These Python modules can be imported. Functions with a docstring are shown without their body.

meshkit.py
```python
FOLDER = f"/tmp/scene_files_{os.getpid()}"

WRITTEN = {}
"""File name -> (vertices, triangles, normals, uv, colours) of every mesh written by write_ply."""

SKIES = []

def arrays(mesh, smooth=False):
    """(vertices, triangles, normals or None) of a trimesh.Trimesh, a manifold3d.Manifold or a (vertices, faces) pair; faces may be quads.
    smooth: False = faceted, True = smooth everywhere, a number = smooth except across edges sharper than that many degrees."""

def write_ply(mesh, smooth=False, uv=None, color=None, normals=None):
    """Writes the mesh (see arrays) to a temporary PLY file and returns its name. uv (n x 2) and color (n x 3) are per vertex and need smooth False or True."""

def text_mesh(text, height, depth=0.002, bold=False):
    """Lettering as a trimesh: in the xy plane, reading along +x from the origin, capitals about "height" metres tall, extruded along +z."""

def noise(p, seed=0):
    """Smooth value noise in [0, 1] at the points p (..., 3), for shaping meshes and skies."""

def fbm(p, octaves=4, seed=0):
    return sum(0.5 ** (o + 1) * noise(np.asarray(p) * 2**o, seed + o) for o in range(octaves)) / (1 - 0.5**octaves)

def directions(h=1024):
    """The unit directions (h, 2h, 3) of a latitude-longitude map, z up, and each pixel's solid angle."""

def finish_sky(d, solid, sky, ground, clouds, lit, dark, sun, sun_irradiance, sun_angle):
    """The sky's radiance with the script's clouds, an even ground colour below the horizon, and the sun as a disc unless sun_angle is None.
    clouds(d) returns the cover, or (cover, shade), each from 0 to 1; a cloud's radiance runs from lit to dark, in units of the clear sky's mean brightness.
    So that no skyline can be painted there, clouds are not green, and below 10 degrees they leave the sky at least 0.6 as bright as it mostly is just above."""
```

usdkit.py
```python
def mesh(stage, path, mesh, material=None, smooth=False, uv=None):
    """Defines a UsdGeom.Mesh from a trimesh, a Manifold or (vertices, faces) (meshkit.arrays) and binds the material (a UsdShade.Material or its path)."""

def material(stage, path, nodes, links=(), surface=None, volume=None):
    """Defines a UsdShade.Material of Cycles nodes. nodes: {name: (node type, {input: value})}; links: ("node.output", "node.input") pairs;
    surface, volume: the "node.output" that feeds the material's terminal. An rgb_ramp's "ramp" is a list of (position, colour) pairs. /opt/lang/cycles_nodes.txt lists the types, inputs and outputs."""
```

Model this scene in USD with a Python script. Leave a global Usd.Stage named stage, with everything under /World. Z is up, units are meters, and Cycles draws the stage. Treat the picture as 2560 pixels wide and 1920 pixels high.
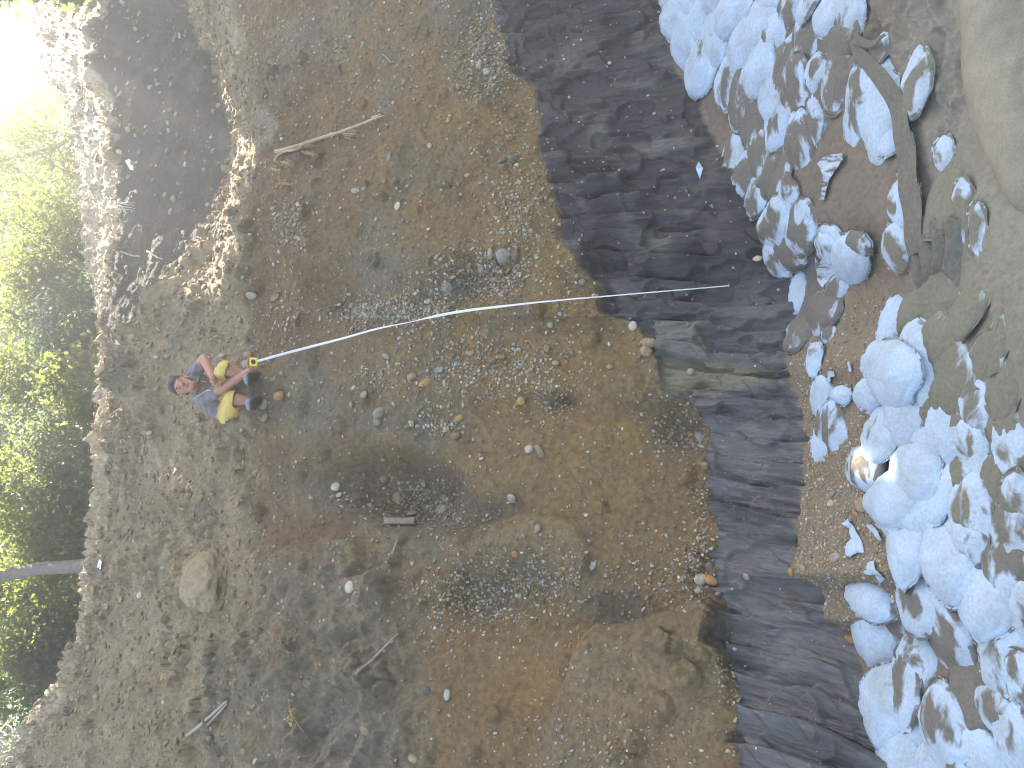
import math, random
import numpy as np, trimesh, manifold3d, usdkit, meshkit
from meshkit import fbm, noise
from scipy.interpolate import PchipInterpolator
from scipy.spatial import cKDTree
from scipy.ndimage import gaussian_filter, map_coordinates
from pxr import Usd, UsdGeom, UsdLux, UsdShade, Gf, Sdf, Vt

stage = Usd.Stage.CreateInMemory()
UsdGeom.SetStageUpAxis(stage, 'Z'); UsdGeom.SetStageMetersPerUnit(stage, 1.0)
UsdGeom.Xform.Define(stage, '/World'); UsdGeom.Scope.Define(stage, '/World/Looks')
rng = np.random.default_rng(7); random.seed(7)

# ---------------------------------------------------------------- camera, sky, sun
FPX, TH, CAM = 836.0, math.radians(2.0), np.array([0, 0, 1.6])       # the phone was held on its side: image left is up
FW, UP, RT = np.array([0, math.cos(TH), math.sin(TH)]), np.array([0, -math.sin(TH), math.cos(TH)]), np.array([1.0, 0, 0])
cam = UsdGeom.Camera.Define(stage, '/World/camera')
cam.CreateHorizontalApertureAttr(36.0); cam.CreateVerticalApertureAttr(27.0); cam.CreateFocalLengthAttr(FPX / 1024 * 36.0)
cam.CreateClippingRangeAttr(Gf.Vec2f(0.05, 2000)); cam.CreateExposureAttr(3.12); cam.CreateFStopAttr(0.0)
M = np.eye(4); M[0, :3], M[1, :3], M[2, :3], M[3, :3] = -UP, RT, -FW, CAM
cam.AddTransformOp().Set(Gf.Matrix4d(*M.ravel().tolist()))
SUN_EL, SUN_AZ = math.radians(47), math.radians(38)                    # behind the bluff, a little to the right
SUN = np.array([math.cos(SUN_EL) * math.sin(SUN_AZ), math.cos(SUN_EL) * math.cos(SUN_AZ), math.sin(SUN_EL)])
usdkit.material(stage, '/World/Looks/sky_light', {
    'sky': ('sky_texture', {'sky_type': 'single_scattering', 'sun_disc': False, 'sun_elevation': SUN_EL, 'sun_rotation': SUN_AZ, 'aerosol_density': 1.6}),
    'bg': ('background_shader', {'strength': 0.058})}, [('sky.color', 'bg.color')], surface='bg.background')
dome = UsdLux.DomeLight.Define(stage, '/World/sky')
UsdShade.MaterialBindingAPI.Apply(dome.GetPrim()).Bind(UsdShade.Material.Get(stage, '/World/Looks/sky_light'))
dome.GetPrim().SetCustomDataByKey('kind', 'structure')
sun = UsdLux.DistantLight.Define(stage, '/World/sun')
sun.CreateNormalizeAttr(True) if hasattr(sun, 'CreateNormalizeAttr') else None
sun.CreateIntensityAttr(1.25); sun.CreateAngleAttr(0.5); sun.CreateColorAttr(Gf.Vec3f(1.0, 0.91, 0.76))
zz = SUN; xx = np.cross([0, 0, 1.0], zz); xx /= np.linalg.norm(xx); yy = np.cross(zz, xx)
S4 = np.eye(4); S4[0, :3], S4[1, :3], S4[2, :3] = xx, yy, zz
sun.AddTransformOp().Set(Gf.Matrix4d(*S4.ravel().tolist()))

# ---------------------------------------------------------------- helpers
def at(sx, sy, y):
    "the point seen at (sx, sy) of the 2560 x 1920 photograph that stands y metres in front of the camera"
    sx, sy, y = np.broadcast_arrays(np.asarray(sx, float), np.asarray(sy, float), np.asarray(y, float))
    a, b = (512 - sx / 2.5) / FPX, (384 - sy / 2.5) / FPX
    d = FW + a[..., None] * UP + b[..., None] * RT
    return CAM + d * (y / d[..., 1])[..., None]

def proj(p):
    d = np.asarray(p) - CAM
    dep = d @ FW
    return 2.5 * (512 - FPX * (d @ UP) / dep), 2.5 * (384 - FPX * (d @ RT) / dep), dep

USED = {}
def numbered(parent, name):
    k = USED.get((parent, name), 0); USED[(parent, name)] = k + 1
    return f'{parent}/{name}' + (f'_{k:03d}' if k else '')

def tag(path, label=None, cat=None, group=None, kind=None):
    p = stage.GetPrimAtPath(path)
    for k, v in (('label', label), ('category', cat), ('group', group), ('kind', kind)):
        if v: p.SetCustomDataByKey(k, v)
    return path

def thing(name, label=None, cat=None, group=None, kind=None, loc=None):
    path = numbered('/World', name)
    x = UsdGeom.Xform.Define(stage, path)
    if loc is not None: x.AddTranslateOp().Set(Gf.Vec3d(*map(float, loc)))
    return tag(path, label, cat, group, kind)

def raw(path, v, f, n=None, mat=None, attrs=None):
    m = UsdGeom.Mesh.Define(stage, path)
    m.CreatePointsAttr(Vt.Vec3fArray.FromNumpy(np.ascontiguousarray(v, np.float32)))
    m.CreateFaceVertexCountsAttr(Vt.IntArray.FromNumpy(np.full(len(f), f.shape[1], np.int32)))
    m.CreateFaceVertexIndicesAttr(Vt.IntArray.FromNumpy(np.ascontiguousarray(f, np.int32).ravel()))
    m.CreateSubdivisionSchemeAttr('none')
    if n is not None:
        m.CreateNormalsAttr(Vt.Vec3fArray.FromNumpy(np.ascontiguousarray(n, np.float32))); m.SetNormalsInterpolation('vertex')
    for k, a in (attrs or {}).items():
        a = np.asarray(a, np.float32)
        pv = UsdGeom.PrimvarsAPI(m).CreatePrimvar(k, Sdf.ValueTypeNames.Color3fArray if a.ndim == 2 else Sdf.ValueTypeNames.FloatArray, 'vertex')
        pv.Set(Vt.Vec3fArray.FromNumpy(a) if a.ndim == 2 else Vt.FloatArray.FromNumpy(a))
    if mat: UsdShade.MaterialBindingAPI.Apply(m.GetPrim()).Bind(UsdShade.Material.Get(stage, '/World/Looks/' + mat))
    return path

def obj(parent, name, mesh, mat, smooth=40, loc=None, **kw):
    path = numbered(parent, name)
    v, f, n = meshkit.arrays(mesh, smooth)
    if loc is not None: v = v - np.asarray(loc)
    raw(path, v, f, n, mat)
    return tag(path, **kw) if kw else path

def smoothstep(a, b, x):
    t = np.clip((x - a) / (b - a), 0, 1); return t * t * (3 - 2 * t)

def vnormals(v, f):
    n = np.zeros_like(v); c = np.cross(v[f[:, 1]] - v[f[:, 0]], v[f[:, 2]] - v[f[:, 0]])
    for k in range(3): np.add.at(n, f[:, k], c)
    return n / np.maximum(np.linalg.norm(n, axis=1, keepdims=True), 1e-12)

def tube(pts, radii, sides=8, cap=True):
    pts = np.asarray(pts, float); radii = np.broadcast_to(np.asarray(radii, float), (len(pts),))
    t = np.gradient(pts, axis=0); t /= np.linalg.norm(t, axis=1, keepdims=True)
    ref = np.array([0.31, 0.2, 0.93]); V = []
    for p, d, r in zip(pts, t, radii):
        a = np.cross(d, ref); a /= np.linalg.norm(a); b = np.cross(d, a)
        w = np.linspace(0, 2 * np.pi, sides, endpoint=False)
        V.append(p + r * (np.cos(w)[:, None] * a + np.sin(w)[:, None] * b))
    V = np.vstack(V); F = []
    for i in range(len(pts) - 1):
        for k in range(sides):
            q = i * sides + k, i * sides + (k + 1) % sides
            F += [(q[0], q[1], q[1] + sides), (q[0], q[1] + sides, q[0] + sides)]
    if cap:
        a, b = len(V), len(V) + 1
        V = np.vstack([V, pts[0], pts[-1]])
        for k in range(sides):
            F += [(a, (k + 1) % sides, k), (b, (len(pts) - 1) * sides + k, (len(pts) - 1) * sides + (k + 1) % sides)]
    return V, np.array(F)

def join(parts):
    V, F, n = [], [], 0
    for v, f in parts:
        V.append(v); F.append(np.asarray(f) + n); n += len(v)
    return np.vstack(V), np.vstack(F)

def curve(pts, n=24):
    pts = np.asarray(pts, float); t = np.r_[0, np.cumsum(np.linalg.norm(np.diff(pts, axis=0), axis=1))]
    return PchipInterpolator(t, pts, axis=0)(np.linspace(0, t[-1], n))

# ---------------------------------------------------------------- materials
mat = lambda name, nodes, links=(), **kw: usdkit.material(stage, '/World/Looks/' + name, nodes, links, **(kw or {'surface': 'p.BSDF'}))
def grainy(name, color, rough=0.9, scale=30.0, lo=0.7, hi=1.25, bump=0.4, dist=0.01, tint=False, spec=0.25, scale2=None, stretch=None):
    "a matt surface whose colour (one colour, or the mesh's own tint) is broken by two grains and a fine relief"
    nodes = {'g': ('geometry', {}), 'n1': ('noise_texture', {'scale': scale, 'detail': 6.0, 'roughness': 0.65}),
             'n2': ('noise_texture', {'scale': scale2 or scale * 7, 'detail': 4.0, 'roughness': 0.7}),
             'r1': ('rgb_ramp', {'ramp': [(0.25, (lo,) * 3), (0.75, (hi,) * 3)]}), 'r2': ('rgb_ramp', {'ramp': [(0.3, (lo * 1.05, lo, lo * 0.96)), (0.7, (hi, hi, hi))]}),
             'm1': ('mix_color', {'blend_type': 'multiply', 'fac': 1.0, 'use_clamp': False}), 'm2': ('mix_color', {'blend_type': 'multiply', 'fac': 1.0, 'use_clamp': False}),
             'h': ('math', {'math_type': 'multiply_add', 'value2': 0.5}),
             'b': ('bump', {'strength': bump, 'distance': dist}), 'p': ('principled_bsdf', {'roughness': rough, 'specular_ior_level': spec})}
    links = [('g.position', 'n1.vector'), ('g.position', 'n2.vector'), ('n1.fac', 'r1.fac'), ('n2.fac', 'r2.fac'), ('r1.color', 'm1.b'), ('m1.result', 'm2.a'), ('r2.color', 'm2.b'),
             ('n1.fac', 'h.value1'), ('n2.fac', 'h.value3'), ('h.value', 'b.height'), ('b.normal', 'p.normal'), ('m2.result', 'p.base_color')]
    if stretch:
        nodes['mp'] = ('mapping', {'scale': stretch}); links += [('g.position', 'mp.vector'), ('mp.vector', 'n1.vector'), ('mp.vector', 'n2.vector')]; links.remove(('g.position', 'n1.vector')); links.remove(('g.position', 'n2.vector'))
    if tint:
        nodes['a'] = ('attribute', {'attribute': 'tint'}); links.append(('a.color', 'm1.a'))
    else:
        nodes['m1'][1]['a'] = color
    mat(name, nodes, links, surface='p.BSDF')

grainy('soil', None, tint=True, scale=22, scale2=190, lo=0.62, hi=1.38, bump=0.9, dist=0.016)
grainy('clay', None, tint=True, scale=1.0, scale2=4.2, lo=0.78, hi=1.22, bump=0.5, dist=0.012, rough=0.7, spec=0.3, stretch=(26.0, 3.0, 5.0))
grainy('mud', None, tint=True, scale=24, scale2=160, lo=0.78, hi=1.2, bump=0.35, dist=0.008, rough=0.7, spec=0.35)
def stone(name, color, rough=0.75):
    mat(name, {'o': ('object_info', {}), 'g': ('geometry', {}), 'n': ('noise_texture', {'scale': 35.0, 'detail': 5.0}), 'r': ('rgb_ramp', {'ramp': [(0.25, (0.7, 0.68, 0.66)), (0.75, (1.25, 1.25, 1.22))]}),
               'q': ('rgb_ramp', {'ramp': [(0, (0.7, 0.69, 0.68)), (0.5, (1.0, 0.97, 0.92)), (1, (1.3, 1.27, 1.2))]}),
               'm': ('mix_color', {'blend_type': 'multiply', 'fac': 1.0, 'a': color, 'use_clamp': False}), 'm2': ('mix_color', {'blend_type': 'multiply', 'fac': 1.0, 'use_clamp': False}),
               'b': ('bump', {'strength': 0.3, 'distance': 0.004}), 'p': ('principled_bsdf', {'roughness': rough, 'specular_ior_level': 0.3})},
        [('g.position', 'n.vector'), ('n.fac', 'r.fac'), ('o.random', 'q.fac'), ('r.color', 'm.b'), ('m.result', 'm2.a'), ('q.color', 'm2.b'), ('m2.result', 'p.base_color'), ('n.fac', 'b.height'), ('b.normal', 'p.normal')], surface='p.BSDF')
STONES = {'stone_grey': (0.24, 0.22, 0.185), 'stone_pale': (0.37, 0.34, 0.28), 'stone_tan': (0.25, 0.185, 0.11), 'stone_ochre': (0.29, 0.18, 0.07), 'stone_brown': (0.215, 0.16, 0.10), 'stone_dark': (0.16, 0.145, 0.12)}
for k, c in STONES.items(): stone(k, c)
# white woven fabric; "mud" says how much dried mud, and at the rim painted gap shade, lies on a spot of the bag, a streaky noise gives the patch its ragged edge
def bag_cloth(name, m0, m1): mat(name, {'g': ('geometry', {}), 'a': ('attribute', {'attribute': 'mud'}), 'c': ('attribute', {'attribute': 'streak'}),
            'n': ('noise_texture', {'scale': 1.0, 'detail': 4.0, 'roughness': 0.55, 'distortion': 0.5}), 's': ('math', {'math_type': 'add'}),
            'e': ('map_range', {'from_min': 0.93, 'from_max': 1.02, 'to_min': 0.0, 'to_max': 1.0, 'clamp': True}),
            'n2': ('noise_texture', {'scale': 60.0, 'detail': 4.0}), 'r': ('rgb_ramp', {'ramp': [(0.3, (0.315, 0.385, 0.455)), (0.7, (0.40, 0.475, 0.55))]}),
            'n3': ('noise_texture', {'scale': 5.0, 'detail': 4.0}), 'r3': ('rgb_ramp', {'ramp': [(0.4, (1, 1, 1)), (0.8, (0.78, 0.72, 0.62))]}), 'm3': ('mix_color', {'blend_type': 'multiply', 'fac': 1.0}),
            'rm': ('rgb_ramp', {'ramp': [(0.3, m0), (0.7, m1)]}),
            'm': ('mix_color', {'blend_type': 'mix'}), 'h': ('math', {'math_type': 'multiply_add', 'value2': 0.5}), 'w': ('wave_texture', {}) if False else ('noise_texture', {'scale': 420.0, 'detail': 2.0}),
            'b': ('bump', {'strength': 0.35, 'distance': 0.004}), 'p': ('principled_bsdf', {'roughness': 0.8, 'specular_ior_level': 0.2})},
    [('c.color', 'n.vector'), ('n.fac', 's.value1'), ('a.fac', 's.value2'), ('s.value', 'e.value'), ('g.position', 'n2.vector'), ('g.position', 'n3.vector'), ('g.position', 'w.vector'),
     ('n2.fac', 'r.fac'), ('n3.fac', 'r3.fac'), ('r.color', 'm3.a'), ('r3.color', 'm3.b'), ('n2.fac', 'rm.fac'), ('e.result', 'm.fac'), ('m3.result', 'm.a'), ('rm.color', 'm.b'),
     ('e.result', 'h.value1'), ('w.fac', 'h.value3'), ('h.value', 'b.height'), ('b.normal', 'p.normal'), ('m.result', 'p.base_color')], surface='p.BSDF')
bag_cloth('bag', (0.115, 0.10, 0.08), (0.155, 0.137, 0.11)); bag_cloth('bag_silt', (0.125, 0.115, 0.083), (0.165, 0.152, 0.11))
grainy('seam_white', (0.62, 0.6, 0.56), scale=40, bump=0.2, dist=0.003)
grainy('strap_dark', (0.12, 0.11, 0.085), scale=40, bump=0.3, dist=0.004, rough=0.8)
grainy('tube_mud', (0.205, 0.19, 0.14), scale=7, scale2=90, lo=0.8, hi=1.15, bump=0.3, dist=0.006)
grainy('bark', (0.20, 0.185, 0.16), scale=14, bump=0.8, dist=0.02)
grainy('twig_pale', (0.42, 0.33, 0.2), scale=60, bump=0.3, dist=0.004)
grainy('twig_grey', (0.30, 0.27, 0.22), scale=60, bump=0.3, dist=0.004)
grainy('root', (0.26, 0.17, 0.1), scale=60, bump=0.3, dist=0.004)
grainy('straw', (0.36, 0.26, 0.11), scale=60, bump=0.1, dist=0.002)
grainy('timber', (0.23, 0.19, 0.125), scale=20, bump=0.4, dist=0.005)
grainy('petal', (0.62, 0.47, 0.14), scale=60, bump=0.1, dist=0.002)
grainy('litter', (0.72, 0.72, 0.7), scale=20, bump=0.2, dist=0.003)
grainy('skin', (0.40, 0.185, 0.12), scale=25, lo=0.88, hi=1.1, bump=0.08, dist=0.002, rough=0.55)
grainy('skin_face', (0.46, 0.175, 0.115), scale=25, lo=0.88, hi=1.1, bump=0.08, dist=0.002, rough=0.5)
grainy('shirt', (0.185, 0.17, 0.19), scale=18, lo=0.85, hi=1.15, bump=0.3, dist=0.006)
grainy('piping', (0.72, 0.6, 0.2), scale=50, bump=0.1, dist=0.002)
grainy('shorts', (0.58, 0.43, 0.11), scale=20, lo=0.88, hi=1.1, bump=0.3, dist=0.006)
grainy('shoe', (0.20, 0.21, 0.23), scale=40, bump=0.2, dist=0.003)
grainy('hair', (0.035, 0.03, 0.028), scale=120, lo=0.5, hi=1.7, bump=0.6, dist=0.004, rough=0.6)
grainy('eye_dark', (0.03, 0.02, 0.018), scale=50, bump=0.0, dist=0.001, rough=0.3)
grainy('lip', (0.34, 0.12, 0.09), scale=50, bump=0.05, dist=0.001)
grainy('tape_white', (0.60, 0.60, 0.62), scale=50, lo=0.93, hi=1.04, bump=0.05, dist=0.001, rough=0.35, spec=0.5)
grainy('case_yellow', (0.75, 0.52, 0.02), scale=50, lo=0.93, hi=1.05, bump=0.05, dist=0.001, rough=0.4, spec=0.5)
grainy('case_black', (0.02, 0.02, 0.02), scale=50, bump=0.1, dist=0.001, rough=0.5)
def leaf(name, c, tr):
    mat(name, {'o': ('geometry', {}), 'q': ('rgb_ramp', {'ramp': [(0, tuple(x * 0.55 for x in c)), (1, tuple(x * 1.5 for x in c))]}), 'q2': ('rgb_ramp', {'ramp': [(0, tuple(x * 0.6 for x in tr)), (1, tuple(x * 1.4 for x in tr))]}),
               'd': ('principled_bsdf', {'roughness': 0.45, 'specular_ior_level': 0.5}), 't': ('translucent_bsdf', {}), 'x': ('mix_closure', {'fac': 0.5})},
        [('o.random_per_island', 'q.fac'), ('o.random_per_island', 'q2.fac'), ('q.color', 'd.base_color'), ('q2.color', 't.color'), ('d.BSDF', 'x.closure1'), ('t.BSDF', 'x.closure2')], surface='x.closure')
leaf('leaf_bright', (0.15, 0.18, 0.05), (0.44, 0.52, 0.10))
leaf('leaf_mid', (0.12, 0.155, 0.07), (0.28, 0.38, 0.09))
leaf('leaf_dark', (0.09, 0.125, 0.085), (0.20, 0.30, 0.16))
leaf('leaf_pale', (0.17, 0.19, 0.13), (0.36, 0.42, 0.18))
# ---------------------------------------------------------------- the bank: one continuous surface lofted through its edges
CLAYTOP = [(-700, 1200), (0, 1238), (42, 1240), (84, 1256), (150, 1262), (186, 1290), (215, 1325), (274, 1343), (359, 1348), (443, 1365), (506, 1386), (560, 1402), (612, 1411), (650, 1440), (690, 1470), (712, 1502), (740, 1506),
           (786, 1515), (800, 1560), (822, 1595), (850, 1606), (895, 1640), (967, 1656), (1000, 1700), (1022, 1738), (1047, 1761), (1190, 1778), (1296, 1790), (1452, 1790), (1507, 1818), (1600, 1802), (1663, 1833), (1747, 1850), (1920, 1852), (2600, 1880)]
CLAYFOOT = [(-700, 1600), (0, 1640), (150, 1690), (300, 1770), (400, 1815), (520, 1870), (620, 1930), (700, 1985), (800, 1990), (907, 1966), (1000, 1990), (1200, 2005), (1262, 1991), (1389, 1987), (1431, 1970), (1473, 2046), (1549, 2058), (1579, 2122), (1680, 2150), (1770, 2170), (1850, 2210), (1920, 2230), (2600, 2330)]
NODE = [-700, 0, 300, 600, 900, 1200, 1500, 1920, 2600]
LINES = [
    ([3000] * 9,                                            [4.0, 3.6, 3.4, 3.3, 3.2, 3.1, 3.1, 3.2, 3.2]),
    ([2560] * 9,                                            [4.5, 4.2, 4.0, 3.8, 3.7, 3.7, 3.75, 3.8, 3.9]),
    (CLAYFOOT,                                              [8.0, 7.6, 6.9, 6.2, 5.8, 5.5, 5.2, 4.6, 4.2]),
    (CLAYTOP,                                               [8.7, 8.3, 7.6, 7.0, 6.4, 6.0, 5.7, 5.1, 4.7]),
    ([560, 595, 640, 622, 640, 640, 640, 640, 640],         [9.7, 9.2, 8.5, 8.15, 7.9, 7.6, 7.2, 6.6, 6.2]),
    ([(-700, 420), (0, 470), (60, 480), (150, 530), (250, 560), (330, 578), (480, 560), (560, 522), (640, 490), (700, 430), (830, 350), (920, 318), (1000, 330), (1200, 420), (1500, 420), (1920, 420), (2600, 420)], [12.2, 11.6, 10.5, 9.9, 9.6, 8.8, 8.3, 7.6, 7.2]),
    ([(-700, 250), (0, 268), (80, 240), (190, 232), (240, 265), (330, 275), (420, 285), (550, 290), (650, 280), (850, 270), (1000, 272), (1200, 272), (1320, 255), (1420, 245), (1560, 225), (1640, 205), (1740, 150), (1830, 90), (1920, 60), (2600, 20)], [13.6, 12.8, 11.5, 11.0, 10.6, 10.2, 9.8, 9.6, 9.5]),
    ([(-700, 55), (0, 60), (80, 100), (200, 140), (330, 205), (480, 212), (600, 226), (690, 240), (800, 262), (900, 266), (1050, 262), (1200, 258), (1320, 243), (1420, 233), (1560, 212), (1640, 188), (1740, 122), (1830, 55), (1920, 20), (2600, 0)], [22, 20, 16.5, 13.6, 11.8, 10.9, 10.5, 10.6, 10.6]),
]
cols = np.unique(np.r_[np.linspace(-700, -20, 70), np.linspace(-20, 1940, 800), np.linspace(1940, 2600, 70)])
NC = len(cols)
lines3 = []
for k, (sx, yy_) in enumerate(LINES):
    sx = [(n, s) for n, s in zip(NODE, sx)] if np.ndim(sx[0]) == 0 else sx
    q = np.array(sx, float)
    s = PchipInterpolator(q[:, 0], q[:, 1])(cols)
    y = PchipInterpolator(NODE, yy_)(cols)
    lines3.append(at(s, cols, y))
near = lines3[0].copy(); near[:, 1] = 1.2; near[:, 2] = near[:, 2] - 0.25; near[:, 0] = lines3[0][:, 0] * 0.75
back = lines3[-1].copy(); back[:, 1] += 70; back[:, 0] *= 5.0; back[:, 2] += 1.0
mid = lines3[-1].copy(); mid[:, 1] += 3; mid[:, 0] *= 1.15; mid[:, 2] += 0.02
lines3 = [near] + lines3 + [mid, back]                               # knots -1 .. 9
KN = np.arange(-1, len(lines3) - 1, dtype=float)
SEG = [10, 50, 190, 130, 260, 90, 110, 60, 12, 6]
T = np.concatenate([np.linspace(k, k + 1, n, endpoint=False) for k, n in zip(KN, SEG)] + [[KN[-1]]])
stack = np.stack(lines3)                                               # (K, C, 3)
R = len(T)
TJ = np.repeat(T[:, None], NC, 1)                                      # the edges run ragged, not drawn
for k, amp, per_, wid in ((3, 0.10, 42, .07), (2, 0.12, 60, .06), (4, 0.05, 40, .06), (5, 0.16, 45, .12), (6, 0.34, 40, .25), (7, 0.3, 34, .25)):
    TJ = TJ + amp * (fbm(np.stack([cols / per_, cols * 0 + k * 9.1, cols * 0], -1), 5, k) - 0.5)[None] * np.exp(-((T[:, None] - k) / wid) ** 2)
TJ = np.maximum.accumulate(np.clip(TJ, KN[0], KN[-1]), axis=0)
P0 = np.empty((R, NC, 3))
for j in range(NC):
    pc = PchipInterpolator(KN, stack[:, j], axis=0)(TJ[:, j])
    for c in range(3): P0[:, j, c] = 0.55 * np.interp(TJ[:, j], KN, stack[:, j, c]) + 0.45 * pc[:, c]
def gnorm(P):
    du = np.gradient(P, axis=0); dv = np.gradient(P, axis=1)
    n = np.cross(du, dv); n /= np.maximum(np.linalg.norm(n, axis=-1, keepdims=True), 1e-9)
    return n
N0 = gnorm(P0)
if (N0[R // 2, NC // 2] @ (CAM - P0[R // 2, NC // 2])) < 0: N0 = -N0
N0s = gaussian_filter(N0, (9, 9, 0)); N0s /= np.linalg.norm(N0s, axis=-1, keepdims=True)
SX, SY, DEP = proj(P0)
TT = np.repeat(T[:, None], NC, 1)
beach, clayz = smoothstep(2.03, 1.97, TT), smoothstep(1.98, 2.02, TT) * smoothstep(3.02, 2.98, TT)
bluff = smoothstep(2.98, 3.02, TT) * smoothstep(4.1, 3.95, TT)
slope = smoothstep(3.95, 4.05, TT) * smoothstep(5.1, 4.95, TT)
upper = smoothstep(4.95, 5.05, TT) * smoothstep(6.05, 5.97, TT)
rim = smoothstep(5.95, 6.02, TT) * smoothstep(9.2, 8.9, TT)
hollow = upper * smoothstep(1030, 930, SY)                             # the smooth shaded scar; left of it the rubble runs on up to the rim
rubble = np.clip(slope + upper - hollow, 0, 1)

def ell(cx, cy, rx, ry, ang=0.0, p=1.0):
    c, s = math.cos(ang), math.sin(ang); dx, dy = SX - cx, SY - cy
    return np.exp(-(((dx * c + dy * s) / rx) ** 2 + ((-dx * s + dy * c) / ry) ** 2) ** p)
def poly(pts, soft=2.0):
    from PIL import Image, ImageDraw
    im = Image.new('L', (800, 720)); ImageDraw.Draw(im).polygon([((x + 200) / 4, (y + 480) / 4) for x, y in pts], fill=255)
    g = gaussian_filter(np.asarray(im, float) / 255, soft / 4 * 1.0)
    return map_coordinates(g, [(SY + 480) / 4, (SX + 200) / 4], order=1)
def cells(P, pts):
    return cKDTree(pts).query(P.reshape(-1, 3), workers=-1)

nz = lambda s, o=4, seed=0, st=(1, 1, 1): fbm(P0 * np.array(st) * s, o, seed) - 0.5
big, mid_, fin, xfin = nz(1.1, 4, 1), nz(3.7, 4, 2), nz(15, 4, 3), nz(48, 2, 4)
ridge = 1 - 2 * np.abs(nz(5.5, 4, 5)) * 2
disp = 0.22 * big * (0.35 * beach + 0.35 * clayz + 1.05 * bluff + 1.1 * slope + 1.0 * upper + 1.4 * rim)
disp += 0.10 * mid_ * (0.2 * beach + 0.22 * clayz + 0.75 * bluff + 1.3 * rubble + 0.9 * hollow + 2.0 * rim)
disp += 0.040 * fin * (0.35 * beach + 0.35 * clayz + 0.9 * bluff + 1.6 * rubble + 0.7 * hollow + 2.6 * rim)
disp += 0.016 * xfin * (0.5 * beach + 0.3 * clayz + 1.0 * bluff + 1.7 * rubble + 0.9 * hollow + 2.2 * rim)
# clay: broken plates and runnels that run down the face
gro = fbm(np.stack([P0[..., 0] * 8, P0[..., 1] * 0.6, P0[..., 2] * 1.0], -1), 5, 11) - 0.5
gro2 = fbm(np.stack([P0[..., 0] * 34, P0[..., 1] * 2.5, P0[..., 2] * 4.0], -1), 4, 13) - 0.5
pl = fbm(np.stack([P0[..., 0] * 3.0 + 0.6 * mid_, P0[..., 1] * 1.2, P0[..., 2] * 1.8], -1), 3, 12) * 7
plates = (np.floor(pl) + smoothstep(0.82, 1.0, pl - np.floor(pl))) / 7 - 0.5
disp += clayz * (0.11 * gro + 0.05 * gro2 + 0.26 * plates)
rib = P0[..., 0] / 0.17 + 2.2 * (fbm(P0 * np.array([1.1, .6, .9]), 3, 14) - .5) + 0.25 * np.sin(P0[..., 0] * 3.1)
rf = rib - np.floor(rib); hgt = np.array([0.45, 1.0, 0.6, 0.85, 0.3, 0.95, 0.7])[np.floor(rib).astype(int) % 7]
disp += clayz * 0.12 * hgt * (rf ** 1.4 * smoothstep(1.0, 0.93, rf) - 0.35) * (0.35 + 0.65 * smoothstep(250, 480, SY)) * (0.3 + 1.2 * smoothstep(-.12, .12, nz(2.2, 3, 15)))
# single features of the clay (slab below the stain, brown steps at the right)
slab = poly([(1636, 802), (1770, 806), (1785, 818), (1745, 826), (1770, 874), (1772, 900), (1706, 893), (1640, 872)], 3)
disp += 0.07 * slab * clayz
disp += 0.06 * poly([(1400, 478), (1520, 452), (1560, 430), (1560, 470), (1400, 510)], 4) * clayz - 0.05 * poly([(1440, 640), (1560, 648), (1560, 668), (1440, 664)], 4) * clayz
disp -= 0.09 * poly([(1500, 712), (1560, 752), (1520, 790), (1500, 782)], 6)
disp += 0.06 * poly([(1740, 1000), (1800, 1005), (1792, 1030), (1770, 1036), (1740, 1020)], 2)
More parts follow.
